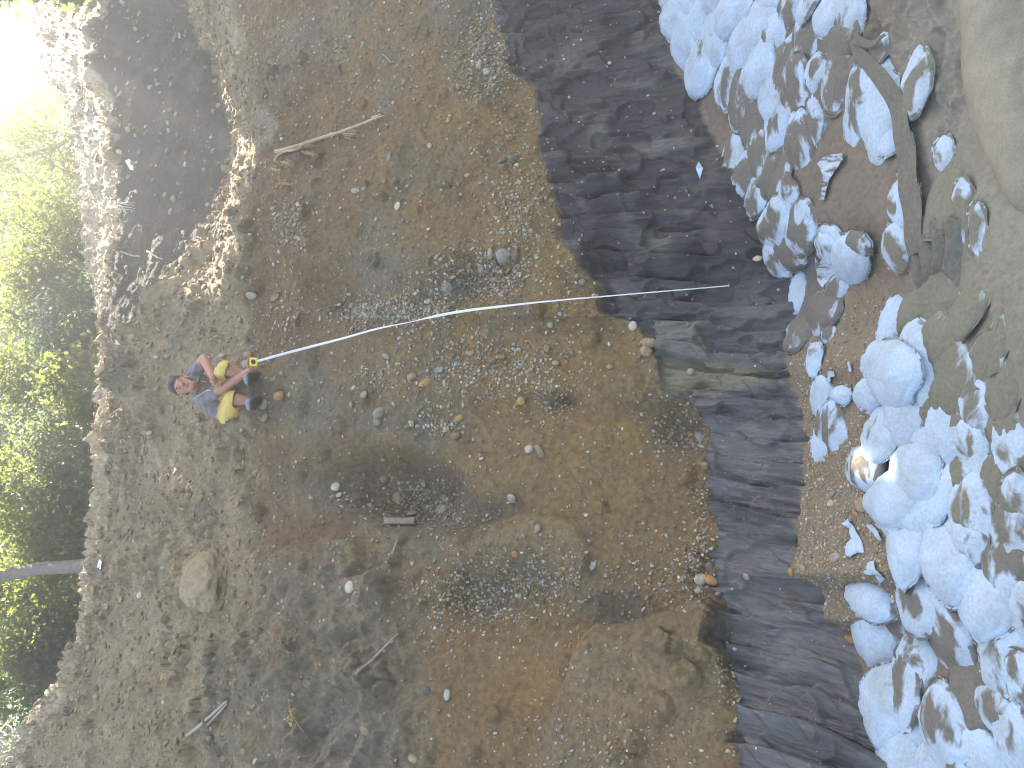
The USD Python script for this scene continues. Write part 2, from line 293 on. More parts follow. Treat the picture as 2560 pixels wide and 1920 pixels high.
# gravel face: scoops, the bulges with a sharp upper lip, and the fallen blocks on the left
lens = 0
for a in [(1000, 1235, 120, 60), (890, 775, 75, 38, .2), (1040, 770, 110, 40, -.35), (1190, 690, 120, 50, -.3), (1550, 1545, 110, 55), (1200, 1290, 120, 40, -.2), (1690, 1070, 55, 50), (1190, 1490, 90, 60), (1320, 1450, 110, 60), (1400, 1003, 40, 20)]:
    lens = lens + ell(*a)
disp -= 0.13 * np.clip(lens, 0, 1.4) * bluff + 0.34 * ell(1000, 1215, 150, 85, .15, 2.0) * bluff + 0.10 * ell(900, 700, 130, 60, -.1, 2.0) * bluff
b1 = poly([(1120, 1345), (1180, 1325), (1240, 1302), (1300, 1282), (1390, 1290), (1440, 1310), (1480, 1400), (1420, 1480), (1250, 1470), (1130, 1420)], 5)
b2 = poly([(1470, 1612), (1508, 1574), (1560, 1572), (1640, 1562), (1700, 1548), (1760, 1510), (1815, 1515), (1830, 1700), (1780, 1980), (1300, 1980), (1380, 1800)], 5)
disp += bluff * (0.06 * b1 * smoothstep(1520, 1300, SY) + 0.22 * b2 * smoothstep(1850, 1560, SY))
b3 = poly([(690, 1385), (780, 1360), (850, 1340), (900, 1350), (915, 1400), (880, 1450), (960, 1430), (1010, 1440), (960, 1560), (820, 1600), (720, 1500)], 6)
disp += bluff * 0.14 * b3
wl = smoothstep(1330, 1480, SY) * smoothstep(1130, 980, SX) * smoothstep(560, 640, SX)      # slumped, furrowed corner
fur = fbm(np.stack([(SX * 0.78 + SY * 0.62) / 75, (SX * 0.62 - SY * 0.78) / 300, SX * 0], -1), 4, 21) - 0.5
disp += wl * (0.32 * fur + 0.05 * ridge)
disp -= 0.14 * poly([(850, 1700), (905, 1715), (900, 1820), (870, 1900), (760, 1920), (740, 1850), (800, 1760)], 10)
disp += bluff * 0.05 * poly([(636, 262), (668, 268), (701, 310), (690, 360), (640, 376)], 6)
# the swelling under the tan soil lump, the rubble ridges left and right of the man
disp += 0.10 * slope * np.maximum(0, fbm(np.stack([SX / 60, SY / 180, SX * 0], -1), 3, 31) - 0.5)
disp += 0.11 * ell(498, 1452, 78, 72) * slope
rp = []
sel = rng.choice(R * NC, 5200, p=((rubble + 1.6 * rim * smoothstep(9, 7.2, TT) + 0.12 * bluff + 0.3 * wl).ravel() * (np.clip(DEP, 3, 15) ** 1.2).ravel()) / ((rubble + 1.6 * rim * smoothstep(9, 7.2, TT) + 0.12 * bluff + 0.3 * wl).ravel() * (np.clip(DEP, 3, 15) ** 1.2).ravel()).sum())
d1, i1 = cells(P0, P0.reshape(-1, 3)[sel])
rad = (0.02 + 0.085 * rng.random(len(sel)) ** 3.0)[i1]
clod = np.sqrt(np.clip(1 - (d1 / rad) ** 2, 0, 1)).reshape(R, NC) * rad.reshape(R, NC)
clod *= 1 + 0.9 * fin
disp += 0.6 * clod * (0.4 + 1.2 * (fbm(P0 * 2.0, 2, 61) > 0.5)) * np.clip(rubble + rim + 0.8 * bluff + wl, 0, 1)
rw = smoothstep(540, 620, SY) * smoothstep(1060, 960, SY)
disp += rw * 0.16 * np.exp(-((TT - 4.93) / 0.16) ** 2) * (0.5 + 2.2 * np.maximum(0, fbm(np.stack([SY / 34, TT * 5, SX * 0], -1), 3, 51) - 0.3))
disp += 0.10 * smoothstep(860, 900, SY) * smoothstep(1060, 1000, SY) * np.exp(-((SX - 400) / 14) ** 2) * slope
# mud between the bags lies lower than their backs
disp -= 0.02 * beach
cr = poly([(2130, -60), (2150, 110), (2230, 150), (2330, 330), (2420, 260), (2390, -60)], 20) * beach
disp += cr * 0.10 * (1 - 2 * np.abs(fbm(np.stack([SX / 46, SY / 90, SX * 0], -1), 4, 71) - 0.5) - 0.7)
disp *= smoothstep(-1.05, -0.2, TT) * smoothstep(9.0, 7.6, TT) * 0.98 + 0.02
P = P0 + N0s * disp[..., None]
NN = gnorm(P)
if (NN[R // 2, NC // 2] @ (CAM - P[R // 2, NC // 2])) < 0: NN = -NN

# colour of the ground itself: layers, stains and lenses of soil
soilc = np.array([0.24, 0.158, 0.074]); 
tint = np.zeros((R, NC, 3))
def lay(col, w):
    global tint
    w = np.clip(w, 0, 1)[..., None]; tint = tint * (1 - w) + np.asarray(col) * w
blot, blot2 = nz(1.6, 4, 41), nz(4.5, 4, 42)
lay(soilc, np.ones_like(TT))
lay((0.195, 0.125, 0.068), bluff * (smoothstep(1000, 700, SX) * 0.9))
lay((0.20, 0.17, 0.115), bluff * smoothstep(-0.02, 0.2, blot) * 0.8)
lay((0.25, 0.155, 0.06), bluff * smoothstep(0.0, 0.22, blot2) * 0.5)
for a in [(1255, 690, 110, 190, .2), (1290, 560, 60, 90), (1310, 900, 180, 80), (1560, 1090, 70, 60), (1370, 640, 50, 130), (1250, 1000, 180, 60), (1330, 1710, 90, 60), (1400, 1290, 40, 150), (1180, 300, 120, 40), (1640, 830, 60, 40)]:
    lay((0.30, 0.185, 0.062), 0.62 * ell(*a) * bluff * smoothstep(-0.35, 0.12, blot2 + 0.3 * fin))
lay((0.33, 0.155, 0.045), 0.8 * ell(1043, 1458, 40, 45))
lay((0.195, 0.165, 0.115), bluff * 0.75 * (ell(860, 1230, 170, 60) + ell(960, 660, 110, 40) + ell(1180, 130, 60, 110) + ell(760, 110, 90, 60) + ell(1050, 1060, 160, 30) + ell(820, 1000, 170, 110) * 0.7))
lay((0.25, 0.205, 0.135), 0.8 * wl)
lay((0.22, 0.20, 0.155), 0.7 * ell(850, 1830, 120, 90))
lay((0.27, 0.20, 0.115), bluff * 0.5 * smoothstep(0.1, 0.6, b1 + b2))
lay((0.155, 0.13, 0.09), 0.75 * np.clip(lens, 0, 1) * bluff)
lay((0.29, 0.245, 0.165), poly([(636, 262), (668, 268), (701, 310), (690, 360), (640, 376)], 4) * 0.9)
lay((0.28, 0.215, 0.125), slope); lay((0.33, 0.255, 0.15), slope * smoothstep(0, 0.2, blot2)); lay((0.155, 0.135, 0.095), slope * smoothstep(0.0, 0.25, blot) * 0.8)
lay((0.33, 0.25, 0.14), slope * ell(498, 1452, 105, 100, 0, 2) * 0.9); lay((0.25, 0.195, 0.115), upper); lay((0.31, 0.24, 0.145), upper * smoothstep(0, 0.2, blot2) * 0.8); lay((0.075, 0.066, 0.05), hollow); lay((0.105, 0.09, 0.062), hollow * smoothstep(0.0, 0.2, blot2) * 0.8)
lay((0.40, 0.33, 0.22), rim)
lay((0.085, 0.105, 0.04), smoothstep(7.2, 8.0, TT))
# clay: brown-black at the right, blue-grey at the left, an olive smear below the stain
lay((0.040, 0.035, 0.034), clayz)
lay((0.104, 0.100, 0.097), clayz * smoothstep(620, 1000, SY + 260 * blot))
lay((0.09, 0.083, 0.07), clayz * smoothstep(0.0, 0.22, blot2) * 0.5)
lay((0.028, 0.026, 0.026), clayz * smoothstep(0.02, -0.2, gro) * 0.5)
lay((0.15, 0.145, 0.12), 0.8 * slab * clayz)
lay((0.175, 0.15, 0.09), 0.85 * clayz * poly([(1640, 893), (1840, 910), (1930, 935), (1900, 960), (1830, 968), (1740, 1000), (1650, 980)], 10))
lay((0.15, 0.14, 0.115), 0.5 * clayz * np.clip(ell(1610, 215, 60, 8) + ell(1640, 365, 90, 14) + ell(1640, 610, 50, 26) + ell(1490, 340, 30, 20), 0, 1))
lay((0.13, 0.125, 0.115), 0.6 * clayz * np.clip(ell(1900, 1380, 60, 18) + ell(1920, 1280, 60, 14) + ell(1970, 1590, 30, 30) + ell(1850, 1680, 70, 20), 0, 1))
# foreshore: brown wet mud, gravel strip, khaki silt nearest the camera
lay((0.135, 0.108, 0.078), beach)
lay((0.16, 0.125, 0.08), beach * poly([(1960, 880), (2100, 700), (2200, 560), (2210, 900), (2180, 1100), (2240, 1500), (2130, 1600), (1960, 1480)], 25))
lay((0.10, 0.098, 0.10), beach * poly([(1900, 560), (2000, 560), (2080, 700), (2010, 720), (1960, 860), (1930, 700)], 12) * 0.8)
lay((0.14, 0.13, 0.098), beach * smoothstep(2180, 2330, SX - 0.12 * (SY - 400) + 200 * blot2) * 0.85)
lay((0.185, 0.172, 0.125), beach * smoothstep(2330, 2480, SX + 0.02 * SY) * smoothstep(900, 500, SY) * 0.8)
tint = np.clip(tint * (1 + 0.35 * blot2[..., None]) * (1 - 0.16 * bluff - 0.08 * slope)[..., None], 0.02, 0.8)

def faces(r0, r1):
    i, j = np.meshgrid(np.arange(r0, r1), np.arange(NC - 1), indexing='ij')
    a = i * NC + j
    return np.stack([a, a + NC, a + NC + 1, a + 1], -1).reshape(-1, 4)
flip = (np.cross(P[1, 0] - P[0, 0], P[0, 1] - P[0, 0]) @ NN[0, 0]) < 0
def strip(parent, name, t0, t1, m):
    r0, r1 = np.searchsorted(T, t0 - 1e-6), np.searchsorted(T, t1 - 1e-6)
    f = faces(0, r1 - r0); f = f[:, ::-1] if flip else f
    path = numbered(parent, name)
    return raw(path, P[r0:r1 + 1].reshape(-1, 3), f, NN[r0:r1 + 1].reshape(-1, 3), m, {'tint': tint[r0:r1 + 1].reshape(-1, 3)})
FORE = thing('foreshore', kind='structure'); strip(FORE, 'mud_ground', -1, 2, 'mud')
CLAY = thing('clay_bank', kind='structure'); strip(CLAY, 'clay_face', 2, 3, 'clay')
BLUFF = thing('gravel_bluff', kind='structure'); strip(BLUFF, 'soil_face', 3, 4, 'soil')
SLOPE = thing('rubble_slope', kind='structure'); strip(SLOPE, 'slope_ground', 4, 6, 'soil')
PLAT = thing('bluff_top_ground', kind='structure'); strip(PLAT, 'top_ground', 6, 9, 'soil')

# lookups on the finished surface
fSX, fSY, fD = proj(P); inview = (fSX > -150) & (fSX < 2750) & (fSY > -150) & (fSY < 2100) & (TT < 7.5)
vid = np.nonzero(inview.ravel())[0]
KD = cKDTree(np.stack([fSX.ravel()[vid], fSY.ravel()[vid]], 1))
Pf, Nf, Nsf = P.reshape(-1, 3), NN.reshape(-1, 3), N0s.reshape(-1, 3)
def surf(sx, sy, smooth=True):
    _, k = KD.query([sx, sy], k=8); k = vid[k]; k = k[np.argmin(fD.ravel()[k])]
    p = Pf[k]; n = Nsf[k] if smooth else Nf[k]
    d = at(sx, sy, p[1]); t = ((p - CAM) @ n) / ((d - CAM) @ n)
    q = CAM + (d - CAM) * t
    return (q if np.linalg.norm(q - p) < 0.15 else p), n
def over(sx, sy, h=0.0):
    p, n = surf(sx, sy); return p + n * h

# ---------------------------------------------------------------- stones in and on the bank
def rock(seed, flat=0.7, sub=1, ang=0.25):
    r = np.random.default_rng(seed); m = trimesh.creation.icosphere(sub, 1.0); v = np.array(m.vertices)
    for _ in range(7):                                                # a few worn flats
        d = r.normal(size=3); d /= np.linalg.norm(d); h = 0.72 + 0.2 * r.random()
        s = v @ d; v = v - np.where(s > h, (s - h) * 0.85, 0)[:, None] * d
    v *= 1 + ang * (fbm(v * 1.3 + seed * 3.7, 2, seed)[:, None] - 0.5)
    return v * np.array([1.0, 0.62 + 0.35 * r.random(), flat * (0.55 + 0.4 * r.random())]), np.array(m.faces)
area = np.linalg.norm(np.cross(np.gradient(P0, axis=0), np.gradient(P0, axis=1)), axis=-1)
dens = 0.055 * bluff + 0 * TT
LENS = [(1000, 1235, 95, 55, 1.5), (890, 775, 55, 35, 1.3), (1040, 772, 95, 34, 1.5), (1190, 685, 95, 48, 1.2), (1180, 920, 150, 70, .55), (930, 945, 55, 22, .8), (1092, 1062, 42, 24, 1.3), (1180, 1490, 100, 70, 1.0),
        (1320, 1460, 120, 75, .8), (1690, 1070, 60, 45, 1.2), (1745, 1370, 28, 150, 1.2), (1830, 1670, 30, 80, .9), (1300, 930, 100, 80, .6), (1300, 560, 70, 130, .6), (1230, 150, 60, 100, .7), (725, 570, 45, 60, .5), (1380, 1010, 50, 40, .5),
        (1640, 1440, 120, 80, .45), (1090, 1290, 60, 25, .9), (1840, 1770, 30, 90, .5), (1520, 1860, 160, 60, .35), (720, 800, 60, 50, .25), (1450, 700, 50, 60, .35)]
for cx, cy, rx, ry, w in LENS: dens = dens + w * ell(cx, cy, rx, ry) * (bluff + 0.25 * clayz)
grav = beach * poly([(1975, 890), (2080, 760), (2190, 600), (2200, 900), (2160, 1100), (2260, 1500), (2130, 1590), (1980, 1470)], 20)
dens = dens * (0.55 + 1.6 * np.clip(blot2 + 0.35, 0, 1)) + 1.1 * grav * smoothstep(800, 1250, SY) + 0.35 * grav + 0.22 * rubble + 0.25 * rim * smoothstep(7.1, 6.8, TT) + 0.03 * clayz + 0.04 * hollow
dens *= smoothstep(9, 7, TT) * smoothstep(-120, -40, SY) * smoothstep(2050, 1980, SY)
def scatter(n, w, lo, hi, pw, seed):
    r = np.random.default_rng(seed); wt = (w * area).ravel(); k = r.choice(wt.size, n, p=wt / wt.sum())
    size = lo + (hi - lo) * r.random(n) ** pw
    du, dv = np.gradient(P, axis=0).reshape(-1, 3)[k], np.gradient(P, axis=1).reshape(-1, 3)[k]
    return Pf[k] + du * (r.random((n, 1)) - .5) + dv * (r.random((n, 1)) - .5), Nf[k], size, k, r
def frames(n, r, lean=0.5):
    "a random turn about each normal, leaning a little"
    n = n + lean * 0.6 * r.normal(size=n.shape); n /= np.linalg.norm(n, axis=1, keepdims=True)
    a = np.cross(n, r.normal(size=n.shape)); a /= np.linalg.norm(a, axis=1, keepdims=True)
    return np.stack([a, np.cross(n, a), n], 1)                         # rows: local x, y, z
KIND = list(STONES)
def choose(k, r):
    "pick a stone's colour by where it lies"
    sx, sy = SX.ravel()[k], SY.ravel()[k]
    w = np.tile(np.array([0.30, 0.20, 0.22, 0.09, 0.14, 0.05]), (len(k), 1))
    rb = (rubble + rim).ravel()[k][:, None]
    w = w * (1 - rb) + rb * np.array([0.07, 0.02, 0.30, 0.04, 0.55, 0.02])
    bb = beach.ravel()[k][:, None]; w = w * (1 - bb) + bb * np.array([0.26, 0.14, 0.32, 0.10, 0.14, 0.04])
    return (w.cumsum(1) / w.sum(1, keepdims=True) < r.random((len(k), 1))).sum(1).clip(0, 5)
# the largest stones one by one
OWNER = lambda t: FORE if t < 2 else CLAY if t < 3 else BLUFF if t < 4 else SLOPE if t < 6 else PLAT
HAND = [(1258, 640, 46), (1290, 640, 34), (1226, 635, 30), (1272, 676, 28), (1240, 700, 26), (1118, 722, 34), (1203, 672, 24), (1179, 883, 26), (1232, 901, 34), (1255, 892, 22), (1030, 942, 26), (1062, 958, 34), (967, 891, 24), (1098, 925, 22),
        (910, 987, 24), (879, 1012, 20), (1148, 1047, 30), (1030, 1060, 22), (1018, 1066, 18), (1140, 1090, 32), (1117, 1073, 24), (993, 1247, 40), (1106, 1276, 36), (1060, 1208, 30), (960, 1196, 26), (1030, 1286, 34), (839, 1218, 28), (846, 1238, 22),
        (1280, 1246, 34), (1624, 858, 52), (1616, 880, 40), (1597, 893, 18), (1582, 816, 30), (1456, 706, 30), (1430, 882, 22), (1368, 871, 26), (1376, 812, 22), (1390, 909, 22), (1302, 1002, 28), (1324, 1123, 30), (1350, 1128, 38), (1281, 1242, 32),
        (1752, 1093, 34), (1764, 1165, 30), (1775, 1450, 38), (1752, 1449, 40), (1746, 1476, 22), (1795, 1484, 22), (1774, 1418, 24), (1345, 1321, 28), (1483, 1415, 36), (1288, 1385, 24), (876, 1467, 34), (658, 1473, 36), (1065, 1726, 26), (1119, 1737, 30), (915, 1828, 30),
        (1034, 1897, 32), (699, 990, 38), (950, 1033, 44), (945, 1052, 30), (1728, 928, 26), (1867, 1440, 26), (2160, 1262, 52), (2140, 1285, 26), (2090, 1395, 34), (2128, 1600, 42), (2084, 1235, 24), (1980, 1430, 32), (2008, 1420, 28), (1894, 648, 26), (2078, 1260, 22),
        (690, 744, 30), (629, 738, 30), (622, 890, 38), (618, 915, 42), (598, 905, 26), (660, 1012, 30), (663, 1045, 28), (640, 1180, 24), (570, 720, 26), (600, 800, 20), (1525, 918, 24), (1290, 1475, 20), (1720, 810, 18), (1256, 405, 30), (1285, 400, 36), (1274, 345, 26), (1198, 165, 28), (1215, 180, 24), (1188, 90, 22), (888, 477, 22), (995, 515, 26), (974, 393, 20), (1010, 207, 22), (1075, 365, 18), (908, 112, 18)]
rr = np.random.default_rng(91)
ROCKS = [rock(200 + i, sub=1) for i in range(14)]
def put_stone(p, n, size, kind, t, lean=0.5, sink=0.3, name='cobble'):
    B = frames(n[None], rr, lean)[0]; v, f = ROCKS[rr.integers(len(ROCKS))]
    v = v * (size * np.array([0.5, 0.5, 0.5])) * (0.85 + 0.3 * rr.random(3)); v = v @ B + p + n * size * (0.5 - sink) * 0.45
    raw(numbered(OWNER(t), name), v, f, vnormals(v, f), kind)
for sx, sy, px in HAND:
    p, n = surf(sx, sy, False); _, k = KD.query([sx, sy]); k = vid[k]
    put_stone(p, n, px / 2.5 / FPX * proj(p)[2] * 0.95, KIND[choose(np.array([k]), rr)[0]], TT.ravel()[k])
n_big = 300 - 60
pp, nn, sz, kk, r_ = scatter(420, dens ** 1.3 * (1 - 0.6 * rim), 0.03, 0.066, 2.2, 5)
sz = sz * np.clip(DEP.ravel()[kk] / 7.5, 0.55, 1.3); ci = choose(kk, r_)
per = {}
for p, n, s, c, k in zip(pp, nn, sz, ci, kk):
    o = OWNER(TT.ravel()[k]); per[o] = per.get(o, 0) + 1
    if per[o] < 220: put_stone(p, n, s * (0.62 if beach.ravel()[k] > .5 else 1.0), KIND[c], TT.ravel()[k])
# all the smaller ones
def pebbles(owner, name, t0, t1, n, lo, hi, pw, seed, w=None, protos=10):
    band = ((TT >= t0) & (TT < t1)) * (dens if w is None else w)
    p, nrm, s, k, r = scatter(n, band, lo, hi, pw, seed)
    c = choose(k, r); B = frames(nrm, r, 0.6)
    s = s * np.clip(DEP.ravel()[k] / 7.5, 0.6, 1.5)
    p = p + nrm * (s * 0.12)[:, None]
    path = numbered(owner, name); pi = UsdGeom.PointInstancer.Define(stage, path)
    rel = pi.CreatePrototypesRel(); per_kind = 2
    for q, kname in enumerate(KIND):
        for j in range(per_kind):
            v, f = rock(1000 + seed * 40 + q * 5 + j, sub=1); pth = f'{path}/pebble' + (f'_{q * per_kind + j:03d}' if q + j else '')
            raw(pth, v * 0.5, f, vnormals(v, f), kname); rel.AddTarget(pth)
    q = np.array([trimesh.transformations.quaternion_from_matrix(np.block([[b.T, np.zeros((3, 1))], [np.zeros((1, 3)), 1]])) for b in B])
    pi.CreatePositionsAttr(Vt.Vec3fArray.FromNumpy(p.astype(np.float32)))
    pi.CreateOrientationsAttr(Vt.QuathArray([Gf.Quath(*map(float, x)) for x in q]))
    pi.CreateScalesAttr(Vt.Vec3fArray.FromNumpy((s[:, None] * (0.8 + 0.4 * r.random((n, 3)))).astype(np.float32)))
    pi.CreateProtoIndicesAttr(Vt.IntArray.FromNumpy((c * per_kind + r.integers(0, per_kind, n)).astype(np.int32)))
    tag(path, kind='stuff')
pebbles(BLUFF, 'pebbles', 3, 4, 20000, 0.008, 0.042, 2.3, 1)
pebbles(FORE, 'pebbles', -1, 2, 6500, 0.008, 0.034, 2.2, 2)
pebbles(CLAY, 'pebbles', 2, 3, 500, 0.010, 0.035, 2.0, 3)
pebbles(SLOPE, 'clods', 4, 6, 5500, 0.010, 0.07, 3.2, 4)
pebbles(PLAT, 'clods', 6, 7.3, 2000, 0.012, 0.09, 3.2, 6)
# ---------------------------------------------------------------- sandbags
# each one from where it lies: centre, half length, half width, lean of its long axis, mud on it
BAGS = []
def crop(ox, oy, s, rows):
    for zx, zy, hl, hw, lean, mud in rows: BAGS.append((ox + zx / s, oy + zy / s, hl / s, hw / s, lean, mud))
crop(1640, 0, 3.687, [(190, 150, 190, 115, -.25, .15), (275, 395, 215, 115, -.15, .1), (430, 600, 240, 130, -.1, .2), (430, 150, 190, 100, -.25, .15), (575, 330, 240, 120, -.2, .1), (740, 90, 190, 160, -.1, 0), (330, -60, 200, 100, -.2, .05), (800, 440, 200, 120, -.1, .05),
    (990, 180, 230, 120, -.3, .1), (960, 620, 220, 120, -.2, .05), (680, 740, 220, 110, -.2, .45), (1080, 330, 170, 110, -.3, .3), (1200, 600, 230, 130, -.3, .52), (1060, -30, 180, 100, -.3, .1), (1250, 60, 190, 110, -.35, .5), (1420, 290, 280, 120, -.25, .5),
    (1640, 60, 210, 140, -.3, .05), (1480, 680, 150, 110, -.3, .4), (1290, 850, 260, 130, -.25, .55), (800, 900, 270, 120, -.35, .6), (1080, 900, 200, 110, -.3, .2), (920, 1080, 270, 120, -.2, .62), (1160, 1130, 220, 120, -.2, .4), (1680, 720, 260, 130, -.2, .66),
    (1640, 320, 250, 160, -.2, .95), (1780, 200, 260, 130, 0, .3), (1860, 980, 300, 110, -.1, .5), (2100, 1100, 330, 150, -.15, .1), (2080, 750, 170, 120, -.6, .15), (1890, 560, 180, 130, -.3, .88), (1440, 1130, 230, 110, -.2, .5), (1320, 1330, 240, 110, -.3, .5),
    (720, 1430, 190, 90, .1, .52), (960, 1420, 200, 110, -.15, .62), (1160, 1480, 260, 110, -.1, .78), (830, 1600, 170, 110, -.1, .52), (1480, 960, 220, 110, -.3, .75), (1440, -20, 190, 110, -.3, .25), (550, -70, 190, 110, -.2, .05), (150, -70, 150, 90, -.2, .1)])
crop(1600, 0, 2.304, [(680, 1130, 95, 60, .1, .45), (770, 1050, 120, 80, -.4, .8), (860, 1145, 110, 50, -.5, .45), (800, 1290, 120, 85, -.2, .4), (930, 1310, 130, 75, 0, .52), (860, 1420, 110, 80, -.2, .5), (1100, 1400, 90, 60, 0, .5), (1250, 1430, 80, 55, .2, .5),
    (1490, 1430, 120, 70, .1, .4), (1520, 1170, 120, 70, .1, .2), (1545, 900, 110, 40, .1, .42), (1590, 480, 160, 80, .1, .45), (1380, 290, 80, 60, .3, .55), (1750, 890, 80, 50, .3, .25), (1945, 1330, 130, 40, .15, .5), (1770, 1080, 200, 110, .4, .9), (1860, 1210, 150, 60, .4, .6),
    (1470, 780, 90, 60, -.2, .3)])
crop(1700, 600, 2.4395, [(600, 100, 120, 70, 0, .45), (720, 310, 115, 45, .2, .42), (745, 540, 120, 75, .15, .62), (860, 440, 120, 80, .1, .72), (910, 565, 60, 35, -.3, .4), (820, 730, 85, 38, .1, .25), (870, 960, 110, 52, .2, .08), (990, 945, 45, 42, 0, .02), (940, 1170, 150, 85, -.1, .55),
    (860, 1235, 100, 42, .1, .1), (1040, 120, 120, 75, .3, .15), (960, 290, 70, 60, .4, .3), (920, 50, 90, 60, 0, .3), (1300, 530, 150, 72, -.3, .15), (1400, 430, 115, 72, 0, .88), (1190, 725, 90, 55, -.3, 0), (1300, 830, 175, 125, .2, .03), (1420, 700, 170, 80, .1, .05), (1170, 935, 90, 80, .3, 0),
    (1500, 880, 130, 72, .3, .12), (1230, 1190, 150, 80, .3, .18), (1370, 1085, 155, 92, .25, .1), (1130, 1400, 110, 80, .3, .5), (1660, 850, 200, 130, .2, .78), (1560, 390, 180, 110, 0, .95), (1720, 430, 160, 90, .3, .9), (1690, 640, 110, 70, -.4, .6), (1820, 1020, 150, 90, .2, .4), (1970, 900, 160, 80, .15, .6),
    (1920, 610, 150, 62, .15, .8), (1500, 1330, 150, 80, .2, .5), (1610, 1200, 170, 72, .3, .15), (1760, 1225, 110, 90, -.3, .35), (1740, 1080, 100, 80, 0, .8), (1820, 1370, 190, 62, 0, .05), (1680, 1450, 140, 82, 0, .75), (1440, 1420, 150, 112, 0, .1), (1590, 1500, 170, 82, .2, .1), (2030, 1300, 180, 100, .1, .4), (1300, 1570, 140, 112, .2, .05),
    (1540, 620, 160, 110, .1, .93), (1640, 700, 140, 100, .2, .86), (1860, 760, 150, 100, .2, .88), (1980, 1120, 130, 80, .2, .6), (1560, 1020, 130, 90, .1, .8), (1930, 1480, 130, 80, .1, .65)])
crop(1700, 1220, 2.3698, [(1270, 130, 150, 100, -.2, .12), (1440, 80, 150, 120, 0, .05), (1350, 340, 190, 92, -.1, .06), (1500, 170, 160, 100, .2, .1), (1740, 170, 200, 112, .1, .4), (1600, 450, 190, 140, .2, .02), (1810, 640, 210, 150, .25, .05), (1430, 650, 190, 112, .1, .42), (1310, 830, 150, 72, -.1, .5),
    (1130, 670, 90, 120, -.2, .2), (1170, 900, 195, 122, -.1, .18), (1600, 880, 210, 130, -.1, .47), (1420, 1040, 200, 112, -.3, .35), (1930, 980, 240, 130, -.1, .35), (1320, 1180, 200, 92, -.4, .47), (1220, 1300, 190, 142, -.2, .18), (1580, 1430, 220, 160, -.1, .4), (1310, 1600, 150, 122, 0, .03), (1390, 1440, 75, 62, 0, 0),
    (1800, 1420, 90, 42, 0, .25), (1800, 1600, 150, 130, 0, .06), (1990, 1480, 170, 112, 0, .15), (1930, 430, 190, 120, 0, .52), (1960, 240, 130, 110, .1, .5), (2020, 60, 130, 110, .1, .5), (1880, 1320, 110, 102, 0, .35), (1730, 1190, 190, 120, .2, .96), (1700, 300, 150, 100, .3, .3), (1560, 700, 120, 80, .1, .1), (2080, 760, 160, 120, 0, .4), (2080, 1200, 170, 120, 0, .5),
    (1480, 1640, 110, 90, 0, .15), (1640, 1640, 110, 90, 0, .3)])
ORD = ['', 'second', 'third', 'fourth', 'fifth', 'sixth', 'seventh', 'eighth', 'ninth', 'tenth', 'eleventh', 'twelfth', 'thirteenth', 'fourteenth', 'fifteenth', 'sixteenth', 'seventeenth', 'eighteenth', 'nineteenth', 'twentieth']
